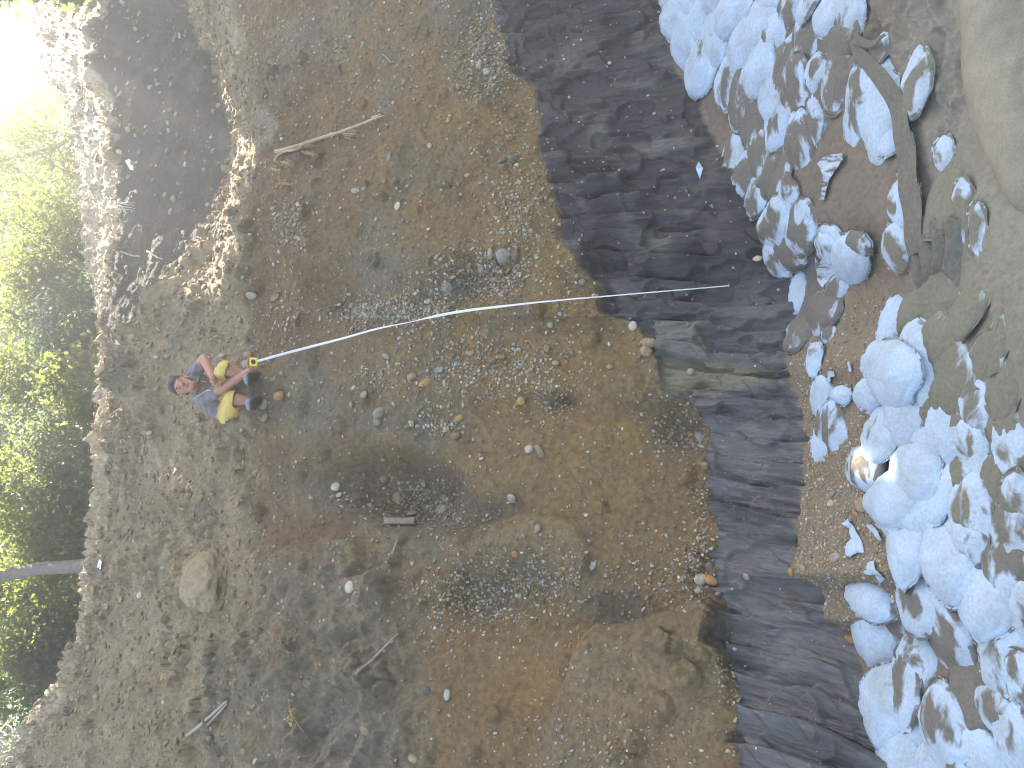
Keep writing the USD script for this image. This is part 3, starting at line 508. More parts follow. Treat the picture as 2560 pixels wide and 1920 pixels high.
def sandbag(idx, sx, sy, hl, hw, lean, mud, label):
    r = np.random.default_rng(500 + idx)
    p, n = surf(min(max(sx, 1500), 2740), min(max(sy, -140), 2090))
    n = n + 0.10 * r.normal(size=3); n /= np.linalg.norm(n)
    p = at(sx, sy, p[1])
    dv = at(sx + lean * 20, sy + 20, p[1]) - p
    a = dv - n * (dv @ n); a /= np.linalg.norm(a); b = np.cross(n, a)
    ppm = lambda d: np.hypot(*[u - w for u, w in zip(proj(p + d * 0.05)[:2], proj(p - d * 0.05)[:2])]) / 0.1
    L, W = 1.34 * hl / ppm(a), 1.34 * hw / ppm(b)
    L, W = min(L, 0.46), min(W, 0.34)
    H = min(0.10, 0.40 * W) * (1.0 - 0.3 * mud)
    nth, nr = 44, 12
    th = np.linspace(0, 2 * np.pi, nth, endpoint=False)
    e = 2 / (1.5 + 0.6 * r.random())
    ox, oy = np.sign(np.cos(th)) * np.abs(np.cos(th)) ** e, np.sign(np.sin(th)) * np.abs(np.sin(th)) ** e
    skew = 0.28 * r.normal(); oy = oy * (1 - 0.25 * ox * np.sign(skew) * min(abs(skew) * 3, 1)) + skew * 0.35 * ox * np.abs(ox)
    wob = 1 + 0.10 * (fbm(np.stack([np.cos(th) * 2 + idx, np.sin(th) * 2, th * 0 + 5], -1), 3, idx) - .5) * 2
    ox, oy = ox * wob, oy * wob
    rad = np.r_[0.02, np.linspace(0.16, 0.8, nr - 5), 0.88, 0.94, 0.98, 1.0]
    V, mud_gap, st = [], [], []
    sag, sagy = 0.25 * r.random(), r.normal() * 0.3
    for side in (1, -1):
        for k in rad if side > 0 else rad[::-1][1:]:
            x, y = ox * k * L, oy * k * W
            h = (1 - k ** 3.4) ** 0.5 * H * (1.05 - 0.25 * k)
            q = np.stack([x * 9 + idx * 3.1, y * 9, x * 0 + side], -1)
            h = h * (1 + 0.30 * (fbm(q * 0.6, 3, idx) - .5) * 2)
            fold = 0.018 * (fbm(np.stack([np.cos(th) * 3 + idx, np.sin(th) * 3, th * 0 + k], -1), 3, idx + 7) - .5) * 2 * k ** 2 * (1.15 - k)
            fine = 0.014 * (fbm(q * np.array([1.0, 2.6, 1]), 4, idx + 3) - .5) + 0.020 * np.abs(np.cos(th)) ** 3 * k ** 2 * (fbm(np.stack([y * 55 + idx, x * 6, x * 0], -1), 3, idx + 5) - .5) + 0.012 * k ** 3 * (fbm(np.stack([x * 38 + idx, y * 7, x * 0 + 2], -1), 3, idx + 6) - .5)
            z = side * (h * (1 if side > 0 else 0.5)) + fold * 3 * (side > 0) + fine * (side > 0) - sag * H * 0.5 * np.exp(-((k * oy - sagy) / 0.35) ** 2) * (side > 0) * (1 - k)
            V.append(np.stack([x, y, z], -1)); mud_gap.append(0.19 + 0.60 * mud + 0.30 * (0.55 - k) * (0.3 + mud) + 0.13 * (k > 0.9) + 0 * x); st.append(np.stack([x * 4.5 + idx * 1.7, y * 8, x * 0 + idx * 4.3], -1))  # the rim step also paints in the dark gap around each bag
    V = np.vstack(V); rings = 2 * len(rad) - 1
    F = []
    for i in range(rings - 1):
        for k in range(nth):
            F.append((i * nth + k, (i + 1) * nth + k, (i + 1) * nth + (k + 1) % nth, i * nth + (k + 1) % nth))
    F = np.array(F); f3 = np.vstack([F[:, [0, 1, 2]], F[:, [0, 2, 3]]])
    c0, c1 = np.arange(nth), (rings - 1) * nth + np.arange(nth)
    caps = [(0, k, k + 1) for k in range(1, nth - 1)] + [((rings - 1) * nth, (rings - 1) * nth + k + 1, (rings - 1) * nth + k) for k in range(1, nth - 1)]
    f3 = np.vstack([f3, np.array(caps)])
    B = np.stack([a, b, n])
    sink = (-0.05 - 0.75 * max(0, mud - 0.4)) * H
    loc = p + n * sink
    w = V @ B
    if np.sum(vnormals(w, f3)[0] * n) < 0: f3 = f3[:, ::-1]
    path = thing('sandbag', label, 'sandbag', loc=loc); cloth = 'bag_silt' if sx > 2230 + 0.10 * max(0, sy - 500) and sy < 1300 else 'bag'
    raw(path + '/bag_body', w, f3, vnormals(w, f3), cloth, {'mud': np.concatenate(mud_gap), 'streak': np.vstack(st)})
    # the sewn edge: a thin flat lip that stands off the rim of the bag
    wave = 0.006 * np.sin(th * 9 + idx) + 0.012 * (fbm(np.stack([np.cos(th) * 4 + idx, np.sin(th) * 4, th * 0], -1), 3, idx + 1) - .5)
    o0, o1 = np.stack([ox * L * .985, oy * W * .985, 0.002 + 0 * ox], -1), np.stack([ox * L + 0.013 * np.sign(ox) * np.abs(np.cos(th)), oy * W + 0.013 * np.sin(th), 0.006 + wave], -1)
    sv = np.vstack([o0 + [0, 0, .0015], o1 + [0, 0, .0015], o1 - [0, 0, .0015], o0 - [0, 0, .0015]]) @ B
    sf = np.array([(i * nth + k, i * nth + (k + 1) % nth, ((i + 1) % 4) * nth + (k + 1) % nth, ((i + 1) % 4) * nth + k) for i in range(4) for k in range(nth)])
    sf = np.vstack([sf[:, [0, 1, 2]], sf[:, [0, 2, 3]]])
    raw(path + '/seam', sv, sf, vnormals(sv, sf), cloth, {'mud': np.full(len(sv), 0.42 + 0.36 * mud), 'streak': sv * 30})  # seam dirt, set high to paint the shadowed gaps between bags as well
# label every bag by its look and its place in its part of the pile
zone = lambda x, y: ('stacked between dark clay and strap' if y < 470 and x < 2285 else 'in khaki silt beyond the strap' if y < 640 and x >= 2240 else 'at the clay foot near the tape end' if y < 950 and x < 2150 else
    'alone on the pebble strip' if x < 2110 and y < 1280 else 'in silt past the cloth bundle' if y < 1000 and x > 2270 else 'edging the pebble strip' if y < 1260 and x < 2300 else 'in the silt-covered pile' if y < 1260 else 'in the bottom pile beside the clay' if x < 2330 else 'in the bottom pile away from the clay')
look = lambda m, s: ('small ' if s < 900 else 'large ' if s > 3300 else '') + ('clean white' if m < .11 else 'soiled white' if m < .3 else 'mud-streaked white' if m < .57 else 'muddy white-rimmed' if m < .8 else 'silt-buried')
order = sorted(range(len(BAGS)), key=lambda i: (zone(*BAGS[i][:2]), look(BAGS[i][5], BAGS[i][2] * BAGS[i][3]), BAGS[i][1]))
seen, total = {}, {}
for i in order:
    k = (zone(*BAGS[i][:2]), look(BAGS[i][5], BAGS[i][2] * BAGS[i][3])); total[k] = total.get(k, 0) + 1
labels = {}
for i in order:
    k = (zone(*BAGS[i][:2]), look(BAGS[i][5], BAGS[i][2] * BAGS[i][3])); c = seen.get(k, 0); seen[k] = c + 1
    labels[i] = f'{k[1]} sandbag {k[0]}' + ('' if total[k] == 1 else ', first from photo top' if c == 0 else f', {ORD[c]} from photo top')
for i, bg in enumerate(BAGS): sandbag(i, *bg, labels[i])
for q in range(len(BAGS)): stage.GetPrimAtPath('/World/sandbag' + (f'_{q:03d}' if q else '')).SetCustomDataByKey('group', 'white sandbags of the bank protection')

# torn scraps of the same cloth, lying on the pebbles
def sheet_of(pts, h, label, name='cloth_scrap', matname='bag', mud=0.3, thick=0.004, cat='cloth scrap'):
    from shapely import Polygon
    pg = Polygon(pts).buffer(3).buffer(-3)
    if pg.geom_type != 'Polygon': pg = max(pg.geoms, key=lambda g: g.area)
    g = trimesh.creation.extrude_polygon(pg, 1.0, engine='earcut')
    g = g.subdivide_to_size(9.0, max_iter=8); v = np.array(g.vertices)
    out = []
    for x, y, z in v:
        p, n = surf(x, y); out.append(p + n * (h + thick * z + 0.035 * (fbm(np.array([x / 22, y / 22, 1.0]), 3, 5) - 0.45)))
    out = np.array(out); loc = out.mean(0); f = np.array(g.faces)
    path = numbered('/World', name); w = out - loc
    raw(path, w, f, vnormals(w, f), matname, {'mud': np.full(len(w), 0.19 + 0.6 * mud), 'streak': v / np.array([40, 14, 1]) + 3})
    UsdGeom.Xformable(stage.GetPrimAtPath(path)).AddTranslateOp().Set(Gf.Vec3d(*map(float, loc)))
    tag(path, label, cat)
c6 = lambda pts: [(1700 + x / 2.3698, 1220 + y / 2.3698) for x, y in pts]
c5 = lambda pts: [(1700 + x / 2.4395, 600 + y / 2.4395) for x, y in pts]
sheet_of(c6([(975, 215), (1015, 185), (1050, 235), (1075, 300), (1090, 330), (1100, 385), (1060, 385), (1025, 415), (995, 400), (990, 350), (1030, 300), (1020, 240)]), 0.012, 'torn white cloth scrap with a pebble on it, on the pebble strip', mud=.12)
sheet_of(c6([(1120, 225), (1150, 218), (1190, 262), (1215, 310), (1195, 315), (1160, 270)]), 0.014, 'narrow curled white cloth scrap on the pebble strip', mud=.1)
sheet_of(c6([(1095, 495), (1120, 480), (1130, 445), (1165, 432), (1172, 480), (1225, 530), (1195, 560), (1170, 505), (1120, 510)]), 0.014, 'angular white cloth scrap below the large pile on the pebbles', mud=.15)
sheet_of(c5([(910, 850), (920, 800), (945, 800), (960, 830), (935, 835), (930, 870)]), 0.012, 'tiny hooked white cloth scrap on the pebble strip', mud=.1)
sheet_of(c5([(1040, 745), (1055, 745), (1058, 800), (1044, 805)]), 0.012, 'short white strip of cloth lying alone on wet mud', mud=.05)
sheet_of([(1742, 425), (1750, 410), (1760, 425), (1752, 452)], 0.02, 'pale leaf-shaped cloth scrap stuck on the dark clay', mud=.15)
sheet_of([(2048, 640), (2060, 660), (2090, 600), (2110, 610), (2120, 650), (2090, 690), (2070, 720), (2055, 700)], 0.03, 'ragged white cloth flap across the wet mud below the tape end', mud=.35)
sheet_of([(2050, 410), (2075, 390), (2115, 385), (2118, 400), (2080, 450), (2068, 500), (2056, 500), (2070, 440)], 0.02, 'long pale wisp of cloth on the wet mud beside the bags', mud=.4)

# the dark webbing strap and the bundle of cloth at its end
def ribbon(pts, w, h, thick=0.012, n=60):
    c = curve([(x, y, 0) for x, y in pts], n)[:, :2]; V = []
    for i, (x, y) in enumerate(c):
        p, nn = surf(x, y); q, _ = surf(*(c[min(i + 1, n - 1)])); q0, _ = surf(*(c[max(i - 1, 0)]))
        t = q - q0; t = t - nn * (t @ nn); t /= max(np.linalg.norm(t), 1e-6); s = np.cross(nn, t)
        ww = np.interp(i / (n - 1), np.linspace(0, 1, len(w)), w); p = p + nn * (h + 0.01 * math.sin(i * .5))
        V += [p - s * ww / 2, p - s * ww * .2 + nn * thick * .7, p + s * ww * .2 + nn * thick * .5, p + s * ww / 2 + nn * thick * .2, p + s * ww / 2 - nn * thick, p - s * ww / 2 - nn * thick]
    V = np.array(V)
    Vs = V.reshape(n, 6, 3); Vs = gaussian_filter(Vs, (1.6, 0, 0)); V = Vs.reshape(-1, 3)
    F = [(i * 6 + k, i * 6 + (k + 1) % 6, (i + 1) * 6 + (k + 1) % 6, (i + 1) * 6 + k) for i in range(n - 1) for k in range(6)]
    F = np.array(F); F = np.vstack([F[:, [0, 1, 2]], F[:, [0, 2, 3]], np.array([(0, k, k + 1) for k in range(1, 5)]), np.array([((n - 1) * 6, (n - 1) * 6 + k + 1, (n - 1) * 6 + k) for k in range(1, 5)])])
    return V, F
STRAP = thing('strap', 'dark folded cloth strap running along the edge of the stacked sandbags', 'strap')
obj(STRAP, 'band', ribbon([(2152, 95), (2158, 125), (2200, 180), (2250, 240), (2270, 310), (2285, 400), (2296, 500), (2305, 560), (2312, 640)], [.06, .09, .11, .12, .14, .15, .14], .055, .003), 'strap_dark')
obj(STRAP, 'fold', ribbon([(2154, 98), (2200, 118), (2225, 104), (2240, 92)], [.06, .04, .03], .07, n=20, thick=.005), 'strap_dark')
obj(STRAP, 'fold', ribbon([(2160, 60), (2166, 80), (2156, 100)], [.03, .045, .05], .07, n=14, thick=.005), 'strap_dark')
BUND = thing('cloth_bundle', 'heap of dark folded cloth at the lower end of the strap', 'cloth bundle')
gu, gv = np.meshgrid(np.linspace(0, 1, 40), np.linspace(0, 1, 64), indexing='ij'); bv = []
for u_, v_ in zip(gu.ravel(), gv.ravel()):
    wv = v_ + 0.05 * math.sin(u_ * 5 + 3 * v_); bx_, by_ = 2276 + 140 * v_ - 26 * u_ * (v_ - .3), 535 + (170 + 26 * math.sin(v_ * 7)) * u_ + 16 * v_
    p, nn_ = surf(bx_, by_); edge = min(1, 6 * min(u_ + .1, 1 - u_, v_, 1 - v_))
    bv.append(p + nn_ * ((.02 + .04 * abs(math.sin(wv * math.pi * 4.2)) ** .7 * (1 - .5 * u_) + .02 * (fbm(np.array([bx_ / 20, by_ / 60, 0]), 3, 8) - .5)) * edge ** .6 + .015 * edge - .01))
bv = np.array(bv); bi = np.arange(40 * 64).reshape(40, 64); bq = np.stack([bi[:-1, :-1], bi[1:, :-1], bi[1:, 1:], bi[:-1, 1:]], -1).reshape(-1, 4); bf = np.vstack([bq[:, [0, 1, 2]], bq[:, [0, 2, 3]]])
if (vnormals(bv, bf)[1300] @ surf(2340, 630)[1]) < 0: bf = bf[:, ::-1]
raw(BUND + '/folded_sheet', bv, bf, vnormals(bv, bf), 'strap_dark')
# the big mud-covered tube at the corner nearest the camera
TUBE = thing('geotextile_tube', 'long mud-coated cloth tube at the right corner, nearest the camera', 'cloth tube')
def fat(pts, radii, flat=0.6, n=40, wr=0.03, seed=3):
    pts = np.array([over(x, y, h) for x, y, h in pts]); c = curve(pts, n); rr_ = np.interp(np.linspace(0, 1, n), np.linspace(0, 1, len(radii)), radii)
    v, f = tube(c, rr_, 26); nn_ = surf(2450, 250)[1]; k = np.repeat(np.arange(n), 26); k = np.r_[k, 0, n - 1]
    off = v - c[k]; v = c[k] + off - np.outer(off @ nn_, nn_) * (1 - flat)
    return v + vnormals(v, f) * wr * (fbm(v * np.array([5, 9, 9]), 4, seed)[:, None] - .5) * 2, f
obj(TUBE, 'tube_body', fat([(2490, -90, .05), (2505, 60, .05), (2520, 180, .05), (2545, 300, .05), (2590, 410, .04), (2660, 480, -.02), (2760, 540, -.02)], [.18, .19, .19, .18, .17, .16, .14]), 'tube_mud')
obj(TUBE, 'tube_end', fat([(2380, -60, -.02), (2410, 10, -.01), (2425, 50, -.01), (2450, 90, -.02)], [.07, .08, .07, .05], seed=9), 'tube_mud')
# ---------------------------------------------------------------- trees and shrubs on the bluff top
rimx, rimz = lines3[-3][:, 0], lines3[-3][:, 2]
def ground_z(x, y):
    "height of the bluff top at x, y"
    k = np.argmin(np.abs(P[-20:, :, 0] - x) + np.abs(P[-20:, :, 1] - y)); return P[-20:].reshape(-1, 3)[k, 2]
def leaves(pts, dirs, size, r):
    n = len(pts)
    d = dirs + 0.9 * r.normal(size=(n, 3)); d /= np.linalg.norm(d, axis=1, keepdims=True)
    u = np.cross(d, r.normal(size=(n, 3))); u /= np.linalg.norm(u, axis=1, keepdims=True); w = np.cross(d, u)
    s = size * (0.6 + 0.8 * r.random((n, 1)))
    V = np.stack([pts - d * s * .55, pts + u * s * .3 + w * s * .06, pts + d * s * .6, pts - u * s * .3 + w * s * .06], 1).reshape(-1, 3)
    b = np.arange(n)[:, None] * 4
    return V, np.vstack([b + [0, 1, 2], b + [0, 2, 3]])
def tree(c, rad, n_leaf, lsize, mat_, label, seed, name='tree', cat='tree', clumps=70, trunk_r=.09, base=None, spread=.17, trunk=None, tmat='bark', droop=0.0, low=None, boxy=False):
    r = np.random.default_rng(seed); c = np.asarray(c, float); rad = np.asarray(rad, float)
    gz = ground_z(c[0], c[1]) - 0.3; base = np.array([c[0] + .2 * r.normal(), c[1] + 0.1 * r.normal(), gz]) if base is None else np.asarray(base, float)
    d = r.normal(size=(clumps, 3)); d /= np.linalg.norm(d, axis=1, keepdims=True)
    q = d * (0.35 + 0.65 * r.random((clumps, 1)) ** 0.5) * (0.75 + 0.5 * fbm(d * 1.7 + seed, 3, seed)[:, None])
    if boxy: q = r.uniform(-1, 1, size=(clumps, 3))
    cl = c + q * rad; cl = cl[cl[:, 2] > (gz + 0.15 if low is None else low)]
    per = n_leaf // len(cl)
    pts, dr = [], []
    for k, p in enumerate(cl):
        sp = spread * rad.min() * 1.6 * (0.6 + 0.9 * r.random())
        o = r.normal(size=(per, 3)) * np.array([1, 1, .75]) * sp; pts.append(p + o)
        dr.append(o / np.maximum(np.linalg.norm(o, axis=1, keepdims=True), 1e-6) * .6 + (p - c) / rad * .5 + [0, 0, -droop])
    path = thing(name, label, cat, loc=base)
    top = c + [0, 0, rad[2] * .55]
    tr = curve([base, base * .6 + c * .4 + [.1 * r.normal(), .1 * r.normal(), 0], c, top] if trunk is None else trunk, 16) - base
    parts = [tube(tr, np.linspace(trunk_r, trunk_r * .25, 16) if trunk is None else np.linspace(trunk_r, trunk_r * .8, 16), 9)]
    for p in cl[r.permutation(len(cl))[:26]]:
        s = (tr[np.argmin(np.abs(tr[:, 2] + base[2] - (gz + (p[2] - gz) * .55)))] if trunk is None else tr[6 + np.argmin(np.linalg.norm(tr[6:] + base - p, axis=1))]) + base
        parts.append(tube(curve([s, (s + p) / 2 + [0, 0, .12 * rad[2]], p], 6) - base, np.linspace(trunk_r * .3, .008, 6), 5))
    v, f = join(parts); raw(numbered(path, 'trunk'), v, f, vnormals(v, f), tmat)
    v, f = leaves(np.vstack(pts), np.vstack(dr), lsize, r); raw(numbered(path, 'crown'), v - base, f, None, mat_)
X3 = lambda sx, sy, y: at(sx, sy, y)
# what shows above the rim, from the right end to the left
tree(X3(40, 40, 27), (2.6, 2.0, 2.2), 7000, .13, 'leaf_dark', 'hazy dark green tree at the far right end of the bluff top', 11)
tree(X3(70, 240, 24), (1.7, 1.4, 1.7), 6000, .11, 'leaf_dark', 'dark tree behind the pale crest, right of the first bright bush', 12)
tree(X3(105, 385, 16.5), (1.0, .8, 1.2), 5200, .075, 'leaf_bright', 'bright backlit bush on the crest, rightmost of the bright bushes', 13, 'bush', 'bush', trunk_r=.03)
tree(X3(25, 480, 21), (1.5, 1.2, 1.9), 5500, .10, 'leaf_mid', 'mid green tree between and behind the two bright bushes', 14)
tree(X3(130, 610, 14.4), (1.0, .75, 0.95), 7000, .07, 'leaf_bright', 'broad sunlit yellow-green bush hanging over the crest above the scar', 15, 'bush', 'bush', trunk_r=.03)
tree(X3(60, 800, 18), (1.6, 1.2, 2.3), 7000, .085, 'leaf_pale', 'pale feathery tree rising above the person', 16, droop=.5)
tree(X3(185, 840, 13.4), (.75, .6, .65), 4000, .075, 'leaf_dark', 'low dark green shrub in the shade right above the person', 17, 'shrub', 'shrub', trunk_r=.025)
tree(X3(190, 960, 12.3), (.55, .4, .5), 1500, .09, 'leaf_bright', 'small sprouting shrub with sunlit leaves at the rim', 18, 'shrub', 'shrub', trunk_r=.02, clumps=26)
tree(X3(60, 1040, 17), (1.5, 1.1, 2.0), 6500, .09, 'leaf_mid', 'green tree beyond the rim left of the pale feathery tree', 19)
tree(X3(170, 1120, 12.8), (.95, .6, .8), 5200, .07, 'leaf_pale', 'pale wispy bush at the rim, grey-green and fine leaved', 20, 'bush', 'bush', trunk_r=.03, droop=.4)
tree(X3(120, 1260, 13.0), (1.0, .7, 1.1), 6500, .075, 'leaf_bright', 'tall sunlit bush just right of the grey trunk', 21, 'bush', 'bush', trunk_r=.04)
tree(X3(60, 1330, 16.5), (1.4, 1.0, 2.0), 5000, .09, 'leaf_mid', 'tree in deeper green behind the sunlit bush and trunk', 22)
tk = [at(262, 1408, 11.4), at(190, 1416, 11.4), at(120, 1420, 11.5), at(50, 1430, 11.6), at(-40, 1452, 11.6), at(-160, 1440, 11.7)]
tree(at(-330, 1440, 11.9), (1.9, 1.5, 1.4), 6000, .08, 'leaf_mid', 'leaning tree with a bare grey trunk standing at the rim', 23, trunk_r=.098, base=tk[0], trunk=tk)
tree(X3(100, 1540, 12.9), (.95, .7, 1.15), 4600, .08, 'leaf_bright', 'bright leafy bush with gaps, just left of the grey trunk', 24, 'bush', 'bush', trunk_r=.03, clumps=46)
tree(X3(40, 1600, 17), (1.6, 1.2, 1.8), 4600, .10, 'leaf_mid', 'green tree behind the leafy bush left of the trunk', 25, clumps=50)
tree(X3(70, 1700, 12.2), (.65, .5, .6), 2400, .08, 'leaf_mid', 'leftmost small bush where the rim rises out of the photo', 26, 'bush', 'bush', trunk_r=.02, clumps=34)
for i, (sy, lab) in enumerate(((560, 'distant pale tree behind the broad sunlit bush'), (740, 'distant tree behind the pale feathery tree, right side'), (980, 'distant tree filling the gap above the person'), (1240, 'distant tree behind the tall sunlit bush'), (1500, 'distant tree left of the grey trunk'), (1740, 'distant tree at the left end above the rim'))):
    tree(X3(55, sy, 25), (2.4, 1.6, 2.6), 7000, .15, ('leaf_mid', 'leaf_pale')[i % 2], lab, 60 + i, clumps=80)
for i, (sx, sy, y, rx, lab) in enumerate(((95, 740, 14.6, .7, 'bright bush between the broad sunlit bush and the feathery tree'), (90, 930, 14.5, .75, 'sunlit bush high above the person'), (165, 1330, 12.6, .6, 'small sunlit bush touching the right side of the grey trunk'), (60, 1480, 13.4, .7, 'sunlit bush high beside the grey trunk'), (140, 1620, 12.4, .55, 'small sunlit bush where the rim begins to climb'))):
    tree(X3(sx, sy, y), (rx, .55, rx * 1.1), 4200, .075, 'leaf_bright', lab, 70 + i, 'bush', 'bush', trunk_r=.025, clumps=44)
# tall trees added out of view, their crowns shaped to shade the foreshore
SHADE_TREES = ['added unseen shade tree, crown above the bright bushes', 'added unseen shade tree, crown over the crest above the scar', 'added unseen shade tree at the right end of the crest', 'added low shade tree, unseen, just past the right end of the bluff', 'second added shade tree, unseen, past the right end of the bluff', 'farthest added shade tree, unseen, past the right end of the bluff', 'added unseen shade tree leaning over the right end of the crest']
for i, (x, z, rz) in enumerate(((0.2, 13.3, 2.5), (2.5, 13.3, 2.5), (4.7, 13.3, 2.5), (8.1, 9.3, 2.0), (10.1, 11.0, 4.0), (12.7, 11.0, 4.0), (6.9, 13.4, 2.45))):
    y = 12.6 + .1 * (i % 2); side = 2 < i < 6
    tree((x, y + .3 * side, z), (1.85 if side else 1.72, .28, rz), (25000, 14000)[i == 3], .20, 'leaf_mid', SHADE_TREES[i], 40 + i, trunk_r=.15, base=(x + .3, y + .5, 7.2) if side else (8.8 + .4 * i, 13.6 + .3 * i, 7.4), trunk=None if side else [(8.8 + .4 * i, 13.6 + .3 * i, 7.4), (8.4 + .3 * i, 13.3 + .2 * i, 11.2), (max(6.8, x + .5), 13.0, 12.9), ((x + 6.8) / 2, 12.9, 13.2), (x, y, 13.5)], spread=.22, clumps=320, boxy=True, low=7.4 if side else (10.8, 10.7, 10.35, 0, 0, 0, 10.2)[i])

# ---------------------------------------------------------------- single things on the bank
LUMP = thing('boulder', 'large rounded tan lump of soil bulging from the rubble below the grey trunk', 'boulder')  # a bulge of the slope's own soil, modelled apart, no rock
p, n = surf(498, 1452)
_m = trimesh.creation.icosphere(5, 1.0); v, f = np.array(_m.vertices), np.array(_m.faces); v = v * (1 + 0.5 * (fbm(v * 1.6, 3, 3)[:, None] - .5) + 0.10 * (fbm(v * 6, 4, 5)[:, None] - .5))
e1 = at(500, 1470, p[1]) - at(500, 1440, p[1]); e1 -= n * (e1 @ n); e1 /= np.linalg.norm(e1); e2 = np.cross(n, e1)
v = (v * np.array([.27, .31, .20])) @ np.stack([e1, e2, n]) + p - n * .085 + 0.02 * (fbm(v * 9, 3, 6)[:, None] - .5) * n
grainy('lump_soil', (0.28, 0.215, 0.125), scale=12, scale2=110, lo=0.75, hi=1.2, bump=0.6, dist=0.012)
raw(LUMP + '/lump', v, f, vnormals(v, f), 'lump_soil')

def stick(pts, r0, r1, h, n=26, wob=.006, seed=1, sides=7):
    c = np.array([over(x, y, h) for x, y in curve([(x, y, 0) for x, y in pts], n)[:, :2]])
    c = gaussian_filter(c, (1.5, 0)); c = c + wob * np.stack([fbm(np.stack([np.arange(n) / 3.0, np.full(n, k + seed), np.zeros(n)], -1), 2, seed) - .5 for k in range(3)], -1)
    return tube(c, np.linspace(r0, r1, n) * (1 + .3 * (fbm(np.stack([np.arange(n) / 1.5, np.full(n, seed), np.zeros(n)], -1), 2, 9) - .5)), sides)
z4 = lambda pts: [(600 + x / 2.37, y / 2.37) for x, y in pts]
z6 = lambda pts: [(600 + x / 2.37, 1220 + y / 2.37) for x, y in pts]
z3 = lambda pts: [(x / 2.37, 1220 + y / 2.37) for x, y in pts]
z1 = lambda pts: [(x / 2.37, y / 2.37) for x, y in pts]
BR = thing('branch', 'pale broken branch with straw-like roots lying on the brown face', 'branch')
obj(BR, 'stem', stick(z4([(200, 912), (330, 885), (380, 866), (480, 832), (600, 795), (700, 760), (780, 728), (850, 685)]), .022, .011, .035), 'twig_pale')
obj(BR, 'side_branch', stick(z4([(212, 972), (232, 930), (282, 905), (350, 895), (380, 868)]), .008, .014, .03), 'twig_pale')
obj(BR, 'side_branch', stick(z4([(780, 715), (810, 702), (850, 690)]), .012, .006, .035, 8), 'twig_pale')
obj(BR, 'side_branch', stick(z4([(800, 722), (830, 708), (865, 696)]), .009, .005, .035, 8), 'twig_pale')
for cx, cy, dx, dy, m in ((640, 775, 75, 20, 16), (620, 800, 80, 12, 12), (370, 870, 90, 8, 14), (370, 905, 80, 20, 14), (250, 960, 80, 30, 14), (200, 1000, 50, 20, 8), (250, 1095, 80, 5, 8)):
    ft = []
    for q in range(m):
        a0 = np.array([cx, cy]) + rr.normal(size=2) * [12, 8]; a1 = a0 + np.array([dx, dy]) * (0.5 + .7 * rr.random()) + rr.normal(size=2) * 10
        ft.append(stick(z4([a0, (a0 + a1) / 2 + rr.normal(size=2) * 6, a1]), .0035, .0015, .03, 7, .012, q, 4))
    obj(BR + '/stem', 'root_tuft', join(ft), 'straw')
T2 = thing('forked_stick', 'pale forked stick with a bright tip low on the slope, near the left end', 'stick')
obj(T2, 'stem', stick(z3([(1118, 1472), (1180, 1424), (1240, 1372), (1310, 1310), (1372, 1255)]), .016, .010, .03), 'twig_grey')
obj(T2, 'side_branch', stick(z3([(1238, 1412), (1300, 1345), (1372, 1268)]), .010, .008, .028, 14), 'twig_grey')
T3 = thing('dry_twig', 'long thin dry twig lying on the slumped corner', 'twig')
obj(T3, 'stem', stick(z6([(690, 1112), (760, 1050), (820, 1000), (870, 940), (960, 858)]), .010, .005, .03), 'twig_grey')
obj(T3, 'side_branch', stick(z6([(790, 1030), (860, 950), (930, 900)]), .006, .004, .032, 14), 'twig_grey')
T4 = thing('thin_stick', 'thin grey stick leaning in the hollow beside the fallen blocks', 'stick')
obj(T4, 'stem', stick(z6([(944, 308), (925, 360), (908, 402)]), .008, .006, .03, 10), 'twig_grey')
T5 = thing('curved_twig', 'short curved pale twig high on the brown face near the top edge', 'twig')
obj(T5, 'stem', stick(z4([(838, 328), (865, 340), (888, 370), (900, 388)]), .009, .006, .02, 10), 'twig_grey')
T6 = thing('timber_end', 'weathered board sticking out of the pebble scoop', 'timber')
tb = [over(967, 1304, .03), over(1047, 1306, .06)]
ax = tb[1] - tb[0]; ln = np.linalg.norm(ax); ax /= ln; nn_ = surf(1000, 1305)[1]; sd = np.cross(ax, nn_); sd /= np.linalg.norm(sd); uu = np.cross(sd, ax)
bx = manifold3d.Manifold.cube((ln, .05, .05), True).to_mesh(); bm = trimesh.creation.box((ln, .055, .05)); bm = bm.subdivide().subdivide(); bv = np.array(bm.vertices)
bv = bv + .010 * (fbm(bv * np.array([9, 40, 40]), 3, 4)[:, None] - .5) * np.array([1, 1, 1]); bv = bv @ np.stack([ax, sd, uu]) + (tb[0] + tb[1]) / 2
raw(T6 + '/board', bv, np.array(bm.faces), vnormals(bv, np.array(bm.faces)), 'timber')
T7 = thing('root_tangle', 'tangle of thin brown roots hanging from the slope below the tan soil lump', 'roots')
for q in range(15):
    a0 = np.array([rr.uniform(130, 330), rr.uniform(830, 1020)]); d = rr.normal(size=2) * 40 + [50, 60]
    obj(T7, 'root', stick(z6([a0, a0 + d * .5 + rr.normal(size=2) * 22, a0 + d + rr.normal(size=2) * 15]), .006, .003, .03, 14, .03, q, 5), 'root')
T8 = thing('yellow_sprig', 'upright sprig with sunlit yellow leaves at the left end of the slope', 'plant')
base, nn_ = surf(760, 1832); st_ = np.array([base, over(754, 1806, .06), over(748, 1786, .10), over(749, 1770, .12), over(751, 1752, .14)])
obj(T8, 'stem', tube(curve(st_, 14), np.linspace(.006, .003, 14), 5), 'straw')
cc = curve(st_, 14)
